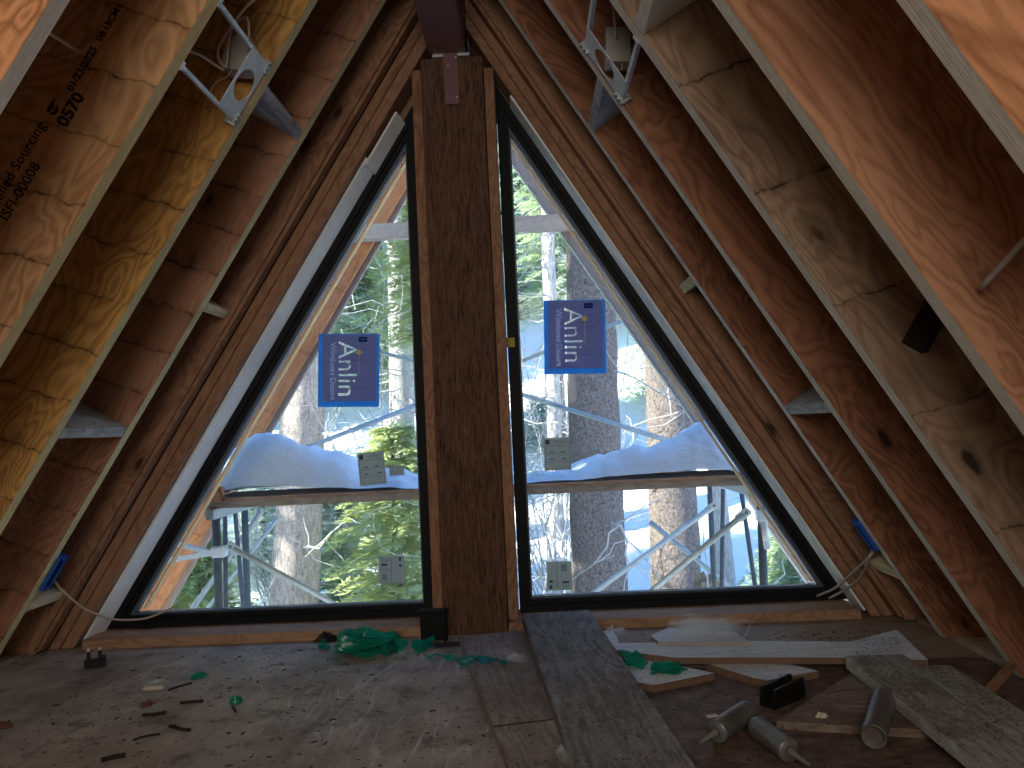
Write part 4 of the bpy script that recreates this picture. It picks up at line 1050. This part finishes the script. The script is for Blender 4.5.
br = line_member('barge_rafter', 1, (568, 240), (810, 584), 4.40, .26, .045, M['bargeR'], '')
tag(br, 'greyish overhang rafter seen outside through the right window', 'rafter', 'overhang rafters')
bm = bmesh.new(); bx(bm, 0, 4.6, -.006, .16, .047, .075); obj('fascia_board', bm, M['prime'], br)['label'] = 'pale fascia edge'
a = aty(385, 233, 4.40); b = aty(566, 225, 4.40)
bm = bmesh.new(); bx(bm, a.x-.25, b.x+.06, 4.33, 4.398, (a.z+b.z)/2-.045, (a.z+b.z)/2+.045)
tag(obj('collar_tie', bm, M['tie'], None, None, False, .002), 'pale horizontal tie across the overhang, high in both windows', 'beam')
# plank deck on the scaffold
zt = aty(418, 489.5, 3.6).z; zb = aty(418, 500.5, 3.6).z
xa, xb = aty(206, 505, 3.6).x, aty(752, 482, 3.6).x
wp = mat_wood('deck_plank', (.20, .15, .11), (.42, .33, .25), .6, 0, False)
bm = bmesh.new(); bx(bm, xa, xb, 3.6, 4.2, zb+.004, zt-.014); dk = obj('scaffold_plank', bm, wp, None, None, False, .003)
tag(dk, 'snow-covered timber plank deck outside both windows', 'plank')
bm = bmesh.new(); bx(bm, xa-.02, xb+.01, 3.59, 4.0, zt-.0135, zt+.001); obj('top_board', bm, M['sill'], dk)
# snow heap along the deck, its crest following the drift
pr = [(226, 494), (240, 452), (255, 440), (275, 434), (295, 440), (318, 446), (340, 452), (352, 458), (362, 466), (380, 470), (402, 474), (418, 482),
      (470, 486), (527, 478), (545, 471), (590, 462), (620, 452), (645, 445), (668, 436), (690, 428), (703, 424), (716, 440), (728, 462), (738, 478)]
nx, ny = 150, 26; V = []; Fc = []
y0s, y1s = 3.62, 4.17
cp = [aty(px, py, 3.85) for px, py in pr]; xs = [p.x for p in cp]; zs = [p.z for p in cp]
for i in range(nx+1):
    x = xs[0]+(xs[-1]-xs[0])*i/nx; ztop = float(np.interp(x, xs, zs))-zt
    for j in range(ny+1):
        v = j/ny; y = y0s+(y1s-y0s)*v
        f = (1-max(0, (.24-v)/.26)**2.2) if v < .24 else (1-((v-.24)/.77)**2)
        f = max(0, f)
        n = mnoise.noise(Vector((x*4, y*5, 1)))*.045+mnoise.noise(Vector((x*11, y*12, 5)))*.024+mnoise.noise(Vector((x*27, y*25, 9)))*.010
        V.append((x, y, zt+.001+max(0, ztop*f+n*min(1, f*1.2))))
for i in range(nx):
    for j in range(ny): b = i*(ny+1)+j; Fc.append((b, b+ny+1, b+ny+2, b+1))
# skirt
tag(mesh('snow', V, Fc, M['snow'], None, None, True), 'snow heaped on the plank deck outside both windows', 'snow', None, 'stuff')
# scaffold frames and braces: one bolted structure
sc_root = empty('scaffold', (0, 3.9, -2.6)); tag(sc_root, 'grey tube scaffold with braces standing outside both windows', 'scaffold')
off = Vector((0, 3.9, -2.6))
def tube(name, pts, r, mat, par=sc_root, seg=10):
    bm = bmesh.new(); sweep(bm, [Vector(p)-off for p in pts], r, seg); return obj(name, bm, mat, par, None, True)
def vert_tube(px, py, px2, py2, y, r, mat, ztop=None):
    a, b = aty(px, py, y), aty(px2, py2, y); u = (b-a).normalized(); t = (-2.6-a.z)/u.z
    if ztop is not None: a = a+u*((ztop-a.z)/u.z)
    return tube('post', [a, a+u*t], r, mat)
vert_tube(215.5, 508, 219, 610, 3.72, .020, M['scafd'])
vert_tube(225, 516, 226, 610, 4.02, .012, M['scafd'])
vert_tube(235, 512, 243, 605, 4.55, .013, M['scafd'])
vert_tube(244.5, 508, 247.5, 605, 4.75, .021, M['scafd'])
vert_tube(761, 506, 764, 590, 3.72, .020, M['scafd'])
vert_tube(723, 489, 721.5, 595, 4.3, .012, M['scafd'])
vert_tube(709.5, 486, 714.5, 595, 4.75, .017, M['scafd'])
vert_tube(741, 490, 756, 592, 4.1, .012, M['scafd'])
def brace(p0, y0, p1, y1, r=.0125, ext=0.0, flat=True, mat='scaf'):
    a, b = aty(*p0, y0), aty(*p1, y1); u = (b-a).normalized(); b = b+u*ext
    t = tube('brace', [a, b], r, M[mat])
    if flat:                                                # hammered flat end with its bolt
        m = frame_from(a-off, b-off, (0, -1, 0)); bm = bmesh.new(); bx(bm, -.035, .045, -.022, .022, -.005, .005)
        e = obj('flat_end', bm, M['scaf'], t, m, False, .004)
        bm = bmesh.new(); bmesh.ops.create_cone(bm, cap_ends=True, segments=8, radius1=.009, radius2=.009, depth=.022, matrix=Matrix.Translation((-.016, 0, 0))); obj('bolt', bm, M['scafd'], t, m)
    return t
brace((233, 548), 3.70, (338, 606), 4.0, .015, 1.2)
brace((744, 514), 3.70, (648, 594), 4.0, .015, 1.2)
brace((712, 507), 4.65, (588, 597), 4.9, .017, 1.2)
brace((650, 522), 5.0, (736, 592), 4.75, .016, .4, False)
brace((262, 511), 4.75, (190, 612), 5.0, .018, .8, False)
brace((278, 518), 5.3, (222, 590), 5.4, .014, .6, False)
brace((420, 404), 4.6, (324, 441), 4.5, .015, .5, False)
brace((380, 352), 5.0, (424, 364), 5.0, .013, .5, False)
brace((520, 394), 4.6, (650, 435), 4.5, .015, .5, False)
brace((522, 361), 4.9, (640, 314), 4.9, .013, .8, False)
for p0, p1, yy in (((164, 540), (214, 553), 3.70), ((156, 562), (222, 551), 3.72)):
    a, b = aty(*p0, yy), aty(*p1, yy); m = frame_from(a-off, b-off, (0, 0, 1)); bm = bmesh.new(); bx(bm, -.1, (b-a).length, -.012, .012, -.014, .010); obj('ledger_arm', bm, M['galv'], sc_root, m, False, .002)
for px, py, yy in ((219, 551, 3.70), (763, 515, 3.70)):
    a = aty(px, py, yy)-off; bm = bmesh.new(); bx(bm, a.x-.032, a.x+.036, a.y-.028, a.y+.03, a.z-.030, a.z+.024); obj('coupler', bm, M['galv'], sc_root, None, False, .006)
a = aty(763, 530, 3.72)-off; bm = bmesh.new(); sweep(bm, [(a.x-.001, a.y, a.z+.07), (a.x+.004, a.y, a.z-.09)], .0235, 14); obj('sleeve', bm, M['galvd'], sc_root, None, True)['label'] = 'pale worn sleeve'
for x in (-1.30, 1.28):
    bm = bmesh.new(); bx(bm, x-.02, x+.02, -.35, .95, zb+2.6-.045, zb+2.6+.002); obj('transom', bm, M['scaf'], sc_root, None, False, .004)
bm = bmesh.new(); a, b = aty(204, 500, 3.58), aty(220, 489, 3.58)
bx(bm, a.x, b.x+.02, 3.565, 3.59, a.z-.01, b.z+.012)
tag(obj('toe_block', bm, M['barge'], None, None, False, .002), 'orange timber block at the left end of plank deck', 'block')

# ------------------------------------------------------------------ SNOWY HILLSIDE AND TREES
def ground(x, y):
    base = -2.62
    if y > 5.2: base += (y-5.2)*.30+max(0, y-9)*.26
    return base+.25*mnoise.noise(Vector((x*.35, y*.35, 2)))*min(1, max(0, (y-4)/3))+.6*mnoise.noise(Vector((x*.11, y*.12, 7)))*min(1, max(0, (y-7)/6))
nx, ny = 110, 90; V = []; Fc = []
for i in range(nx+1):
    for j in range(ny+1):
        x = -40+80*i/nx; y = 2.0+(j/ny)**1.5*68; V.append((x, y, ground(x, y)))
for i in range(nx):
    for j in range(ny): b = i*(ny+1)+j; Fc.append((b, b+ny+1, b+ny+2, b+1))
tag(mesh('snow_ground', V, Fc, M['snow'], None, None, True), kind='structure')

def trunk_mesh(name, p0, p1, r0, r1, mat, parent=None, seed=0, seg=26, rings=60):
    p0, p1 = Vector(p0), Vector(p1); bm = bmesh.new(); rs = []
    for i in range(rings+1):
        t = i/rings; c = p0.lerp(p1, t)+Vector((mnoise.noise(Vector((t*3, seed, 0))), mnoise.noise(Vector((t*3, seed, 5))), 0))*r0*.25
        rr = r0+(r1-r0)*t; rr *= 1+.5*max(0, .08-t)*8*.4
        rs.append([bm.verts.new(c+Vector((math.cos(2*math.pi*k/seg), math.sin(2*math.pi*k/seg), 0))*rr*(1+.06*mnoise.noise(Vector((k*.9, t*40, seed))))) for k in range(seg)])
    for i in range(rings):
        for k in range(seg): bm.faces.new([rs[i][k], rs[i][(k+1) % seg], rs[i+1][(k+1) % seg], rs[i+1][k]])
    bm.faces.new(rs[-1])
    return obj(name, bm, mat, parent, None, True)
def bare_twigs(base, h, n, rr, seed, start=.15, ln=(.5, 1.6)):
    """bare curved side branches on a trunk"""
    rg = random.Random(seed); bm = bmesh.new()
    for i in range(n):
        t = start+(1-start)*i/n; z = t*h; a = rg.uniform(0, 2*math.pi); L = rg.uniform(*ln)*(1-.5*t)
        p = Vector((base.x*t+math.cos(a)*rr*.6, base.y*t+math.sin(a)*rr*.6, z)); pts = [p]; d = Vector((math.cos(a), math.sin(a), rg.uniform(-.3, .35)))
        for s in range(7):
            d = (d+Vector((rg.gauss(0, .28), rg.gauss(0, .28), rg.gauss(-.05, .25)))).normalized(); p = p+d*L/7; pts.append(p)
        r = rg.uniform(.008, .017); sweep(bm, pts, [r*(1-.12*k) for k in range(8)], 5)
        for q in range(3):
            k = rg.randint(2, 6); pp = pts[k]; dd = Vector((rg.gauss(0, 1), rg.gauss(0, 1), rg.gauss(0, .8))).normalized(); sub = [pp]
            for s in range(4): dd = (dd+Vector((rg.gauss(0, .3), rg.gauss(0, .3), rg.gauss(0, .3)))).normalized(); sub.append(sub[-1]+dd*L*.11)
            sweep(bm, sub, [r*.5, r*.45, r*.4, r*.3, r*.2], 4)
    return bm
def conifer_foliage(seed, h, rad, nb=90, tw=15, z0=.12, size=.085, droop=.35):
    rg = np.random.default_rng(seed); V = []; Fc = []
    for b in range(nb):
        t = z0+(1-z0)*(b+rg.random())/nb; az = b*2.4+rg.normal(0, .3); L = rad*(1-t)**.75*rg.uniform(.75, 1.1)+.15
        base = np.array([0, 0, t*h]); d = np.array([math.cos(az), math.sin(az), 0]); side = np.array([-d[1], d[0], 0])
        for k in range(tw):
            s = (k+.5+rg.uniform(-.3, .3))/tw; z = .10*L*s-droop*L*s*s
            p = base+d*L*s+np.array([0, 0, z])
            for sg in (-1, 1):
                tl = size*(1.6-s*.8)*rg.uniform(.7, 1.4)*(1+L*.3)
                td = d*rg.uniform(.35, .9)+side*sg*rg.uniform(.5, 1.0)+np.array([0, 0, rg.uniform(-.35, .15)]); td /= np.linalg.norm(td)
                up = np.array([rg.normal(0, .25), rg.normal(0, .25), 1.0]); w = np.cross(td, up); w /= np.linalg.norm(w)
                for q in range(4):                            # four needle fingers per twig
                    o = (q-1.5)*.36; dd = td*math.cos(o)+w*math.sin(o)+np.array([0, 0, rg.uniform(-.2, .2)]); ww = np.cross(dd, up); ww /= np.linalg.norm(ww)
                    a0 = p+td*tl*.12*q; e = a0+dd*tl; b0 = len(V); wd = tl*.085
                    V.extend([a0-ww*wd*.4, a0+dd*tl*.5-ww*wd, e, a0+dd*tl*.5+ww*wd]); Fc.append((b0, b0+1, b0+2, b0+3))
    return V, Fc
def bigtree(px_top, px_bot, y, w_px, bark, label, seed, htop=9.0, twigs=0, zb=None, grp='bare tree trunks outside'):
    a, b = aty(*px_top, y), aty(*px_bot, y); u = (a-b).normalized(); u.y = 0
    g = ground(b.x, y)-.15; base = b+u*((g-b.z)/u.z); top = base+u*((htop-g)/u.z); r = w_px*y/F/2
    root = empty('tree_trunk', base); tag(root, label, 'tree', grp)
    trunk_mesh('trunk', (0, 0, 0), top-base, r*1.06, r*.62, bark, root, seed)
    if twigs:
        o = bare_twigs(top-base, (top-base).z, twigs, r, seed); obj('bare_branches', o, M['twigw'], root)
    return root
bigtree((303, 400), (291, 600), 7.4, 47, M['barkw'], 'pale sunlit tree trunk seen low through the left window', 1, 8, 40)
bigtree((589, 280), (601, 590), 6.6, 55, M['barkg'], 'thick speckled tree trunk behind the lettered sticker, right window', 2, 8.5, 14)
bigtree((668, 380), (676, 590), 7.6, 49, M['barkg'], 'grey trunk nearer the sloping edge of the right window', 3, 8, 8)
bigtree((552, 380), (557, 590), 10.5, 16, M['barkp'], 'thin pale trunk behind the printed form, right window', 4, 8, 30)
bigtree((716, 480), (726, 590), 9.5, 17, M['barkp'], 'pale trunk among the scaffold tubes, right window', 5, 7, 10)
bigtree((400, 300), (404, 500), 10.0, 26, M['barkp'], 'silvery trunk with tangled branches behind left sticker', 6, 9, 60)
def conifer(px, py, y, h_m, rad, leaf, label, seed, **kw):
    """px, py = where the tip of the tree appears"""
    p = aty(px, py, y); g = ground(p.x, y)-.1; h = max(h_m, p.z-g)
    root = empty('conifer', (p.x, y, g)); tag(root, label, 'tree', 'green conifers outside')
    trunk_mesh('trunk', (0, 0, 0), (0, 0, h*.97), .05+.012*h, .012, M['barkg'], root, seed, 10, 20)
    V, Fc = conifer_foliage(seed, h, rad, **kw); mesh('foliage', V, Fc, leaf, root)
    return root
conifer(392, 425, 6.6, 1, 1.15, M['leafy'], 'young yellow-green fir below the printed form, left window', 11, nb=150, tw=18)
conifer(338, 470, 8.2, 1, .9, M['leafg'], 'small green fir just right of the pale sunlit trunk', 12, nb=110, tw=14)
conifer(418, 60, 8.6, 1, 1.35, M['leafy'], 'tall yellow-green conifer high beside the post, left window', 13, nb=170, tw=18, z0=.5)
conifer(545, 110, 12.0, 1, 1.6, M['leafg'], 'tall green conifer in the top of the right window', 14, nb=150, tw=16, z0=.45)
conifer(660, 300, 14.0, 1, 1.4, M['leafg'], 'pale green conifer between the two grey trunks', 15, nb=100, tw=12)
conifer(790, 520, 8.5, 1, .9, M['leafg'], 'small green fir in the lower right window corner', 16, nb=110, tw=14)
conifer(196, 520, 7.6, 1, .95, M['leafy'], 'small fir behind the left scaffold posts', 17, nb=120, tw=14)
conifer(262, 470, 9.8, 1, .9, M['leafb'], 'blue-green fir left of the pale sunlit trunk', 18, nb=80, tw=11)
conifer(545, 470, 13, 1, 1.0, M['leafb'], 'distant blue-green fir low behind the thin pale trunk', 19, nb=70, tw=10)
conifer(300, 150, 11.5, 1, 1.5, M['leafg'], 'green conifer rising behind the left lettered sticker', 20, nb=150, tw=13, z0=.35)
conifer(365, 240, 15.0, 1, 1.5, M['leafy'], 'yellow-green conifer further back beside the silvery trunk', 21, nb=120, tw=12)
conifer(632, 255, 17.0, 1, 1.7, M['leafb'], 'blue-green conifer far behind the thick speckled trunk', 23, nb=120, tw=12)
conifer(745, 440, 15.0, 1, 1.2, M['leafy'], 'yellow-green fir far behind the scaffold, right window', 24, nb=90, tw=11)
def tangle(px, py, y, h, rad, n, label, seed):
    p = aty(px, py, y); g = ground(p.x, y)-.1; h = max(h, p.z-g); rg = random.Random(seed); bm = bmesh.new()
    for i in range(n):
        d = Vector((rg.gauss(0, .25), rg.gauss(0, .25), 1)).normalized(); q = Vector((rg.gauss(0, .08), rg.gauss(0, .08), 0)); pts = [q]
        L = h*rg.uniform(.6, 1.05)
        for s in range(14):
            d = (d+Vector((rg.gauss(0, .13), rg.gauss(0, .13), rg.gauss(0.02, .10)))).normalized(); q = q+d*L/14; pts.append(q)
        r = rg.uniform(.006, .014); sweep(bm, pts, [r*(1-.055*k) for k in range(15)], 4)
        for b in range(7):
            k = rg.randint(4, 13); pp = pts[k]; dd = Vector((rg.gauss(0, 1), rg.gauss(0, 1), rg.gauss(.2, .7))).normalized(); sub = [pp]
            for s in range(7): dd = (dd+Vector((rg.gauss(0, .35), rg.gauss(0, .35), rg.gauss(0, .35)))).normalized(); sub.append(sub[-1]+dd*rad*.2)
            sweep(bm, sub, [r*.5*(1-.08*t) for t in range(8)], 4)
    tag(obj('bare_shrub', bm, M['twigw'], None, Matrix.Translation((p.x, y, g))), label, 'shrub', 'leafless shrubs outside')
tangle(540, 150, 8.6, 1, .9, 34, 'tall tangle of bare silvery twigs, upper right window', 61)
tangle(388, 265, 8.4, 1, .9, 26, 'bare silvery twig tangle right of the left lettered sticker', 62)
tangle(275, 360, 8.8, 1, .8, 24, 'bare twig tangle left of the left lettered sticker', 63)
tangle(532, 380, 7.6, 1, .6, 14, 'thin bare shrub beside the printed form, right window', 64)
# forest further up the slope, and unseen conifers added beside the house to throw dappled shade
far = [(-7, 17, 10, 2.0), (-4.2, 22, 12, 2.2), (-1.0, 26, 12, 2.2), (2.6, 23, 11, 2.2), (5.6, 18, 10, 2.0), (8.5, 25, 12, 2.4), (-10.5, 24, 12, 2.4), (0.6, 33, 13, 2.6), (-5.6, 33, 13, 2.6), (6.5, 34, 13, 2.6), (-3.4, 15.5, 7, 1.5), (-2.2, 18.5, 9, 1.7), (0.2, 17.5, 7, 1.4), (3.9, 15.0, 6, 1.3), (1.4, 20.5, 9, 1.8), (4.6, 20.5, 9, 1.8), (-6.4, 20.5, 10, 1.8), (7.2, 14.5, 7, 1.5)]
P1 = [conifer_foliage(31, 11, 2.1, 120, 13, .10, .26), conifer_foliage(32, 11, 1.8, 110, 13, .25, .26)]
protos = []
def at_px(x, y, z):
    v = Vector((x, y, z))-Vector(CAM); d = v.dot(Vector(FW)); return 512+F*v.dot(Vector(RT))/d
for i, (x, y, h, r) in enumerate(far):
    g = ground(x, y)-.1; root = empty('forest_conifer', (x, y, g)); root.scale = (r/2.1, r/2.1, h/11); root.rotation_euler.z = i*1.3
    tag(root, 'dense conifer up the snowy slope beyond the nearer trunks', 'tree', 'forest conifers up the slope')
    if i < 2:
        t = trunk_mesh('trunk', (0, 0, 0), (0, 0, 10.6), .2, .02, M['barkg'], root, i, 10, 12)
        f = mesh('foliage', *P1[i], (M['leafb'], M['leafg'])[i], root); protos.append((t, f))
    else:
        for c in protos[i % 2]:
            d = c.copy(); col.objects.link(d); d.parent = root
for i, (x, y, h, r) in enumerate([(-5.6, 3.2, 13, 3.0), (-8.6, 6.2, 13, 2.2), (-7.6, 10.5, 12, 2.0), (-11.5, 8.6, 15, 2.4), (-11, 14.5, 15, 2.4), (-9, 18.5, 14, 2.2), (-14, 19, 15, 2.6), (-6.8, 13.6, 11, 1.7), (8.5, 9.0, 11, 1.9)]):
    g = ground(x, y)-.1; root = empty('forest_conifer', (x, y, g)); root.scale = (r/2.1, r/2.1, h/11); root.rotation_euler.z = i*2.1
    tag(root, 'tall out-of-view conifer added beside the house to shade the snow', 'tree', 'added shade conifers beside the house')
    for c in protos[i % 2]:
        d = c.copy(); col.objects.link(d); d.parent = root
bm = bmesh.new(); crumple(bm, .34, .3, .22, 81, 10, 8); a = aty(709, 585, 6.6)
tag(obj('boulder', bm, M['tarp'], None, Matrix.Translation((a.x, 6.6, a.z-.1))), 'tan rock in the snow behind right scaffold braces', 'rock')

# ------------------------------------------------------------------ LIGHT
w = bpy.data.worlds.new('sky'); sc.world = w; w.use_nodes = True; nt = w.node_tree; nt.nodes.clear()
o_ = nt.nodes.new('ShaderNodeOutputWorld'); bg = nt.nodes.new('ShaderNodeBackground'); nt.links.new(bg.outputs[0], o_.inputs[0])
tc = nt.nodes.new('ShaderNodeTexCoord'); sx = nt.nodes.new('ShaderNodeSeparateXYZ'); nt.links.new(tc.outputs['Generated'], sx.inputs[0])
rp = nt.nodes.new('ShaderNodeValToRGB'); nt.links.new(sx.outputs[2], rp.inputs[0])
rp.color_ramp.elements[0].position = .10; rp.color_ramp.elements[0].color = (.80, .83, .88, 1)
rp.color_ramp.elements[1].position = .50; rp.color_ramp.elements[1].color = (.09, .29, .80, 1)
nt.links.new(rp.outputs[0], bg.inputs[0]); bg.inputs[1].default_value = 1.75
su = bpy.data.lights.new('sun', 'SUN'); su.energy = 13; su.angle = R(.6); su.color = (1, .95, .85)
so = bpy.data.objects.new('sun', su); col.objects.link(so)
so.rotation_euler = Vector((-.75, -.24, .62)).to_track_quat('Z', 'Y').to_euler()
# area fill lamp added behind the camera, inside the solid back wall
ar = bpy.data.lights.new('rear_fill', 'AREA'); ar.shape = 'RECTANGLE'; ar.size = 1.5; ar.size_y = 1.2; ar.energy = 30; ar.color = (1, .95, .88)
ao = bpy.data.objects.new('rear_fill', ar); col.objects.link(ao); ao.location = (0, -1.7, 1.62)
ao.rotation_euler = Vector((0, -1, .05)).to_track_quat('Z', 'Y').to_euler()

# ------------------------------------------------------------------ CAMERA
cam = bpy.data.cameras.new('camera'); cam.sensor_fit = 'HORIZONTAL'; cam.sensor_width = 36; cam.lens = F/1024*36; cam.clip_start = .02; cam.clip_end = 300
co = bpy.data.objects.new('camera', cam); col.objects.link(co)
co.matrix_world = Matrix(((RT[0], UP[0], -FW[0], CAM[0]), (RT[1], UP[1], -FW[1], CAM[1]), (RT[2], UP[2], -FW[2], CAM[2]), (0, 0, 0, 1)))
sc.camera = co
vs = sc.view_settings; sc.display_settings.display_device = 'sRGB'; vs.view_transform = 'Standard'; vs.look = 'None'; vs.exposure = 0.48; vs.gamma = 1.0; vs.use_curve_mapping = False
sc.cycles.use_denoising = True
sc.cycles.max_bounces = 10; sc.cycles.transparent_max_bounces = 16; sc.cycles.sample_clamp_indirect = 6
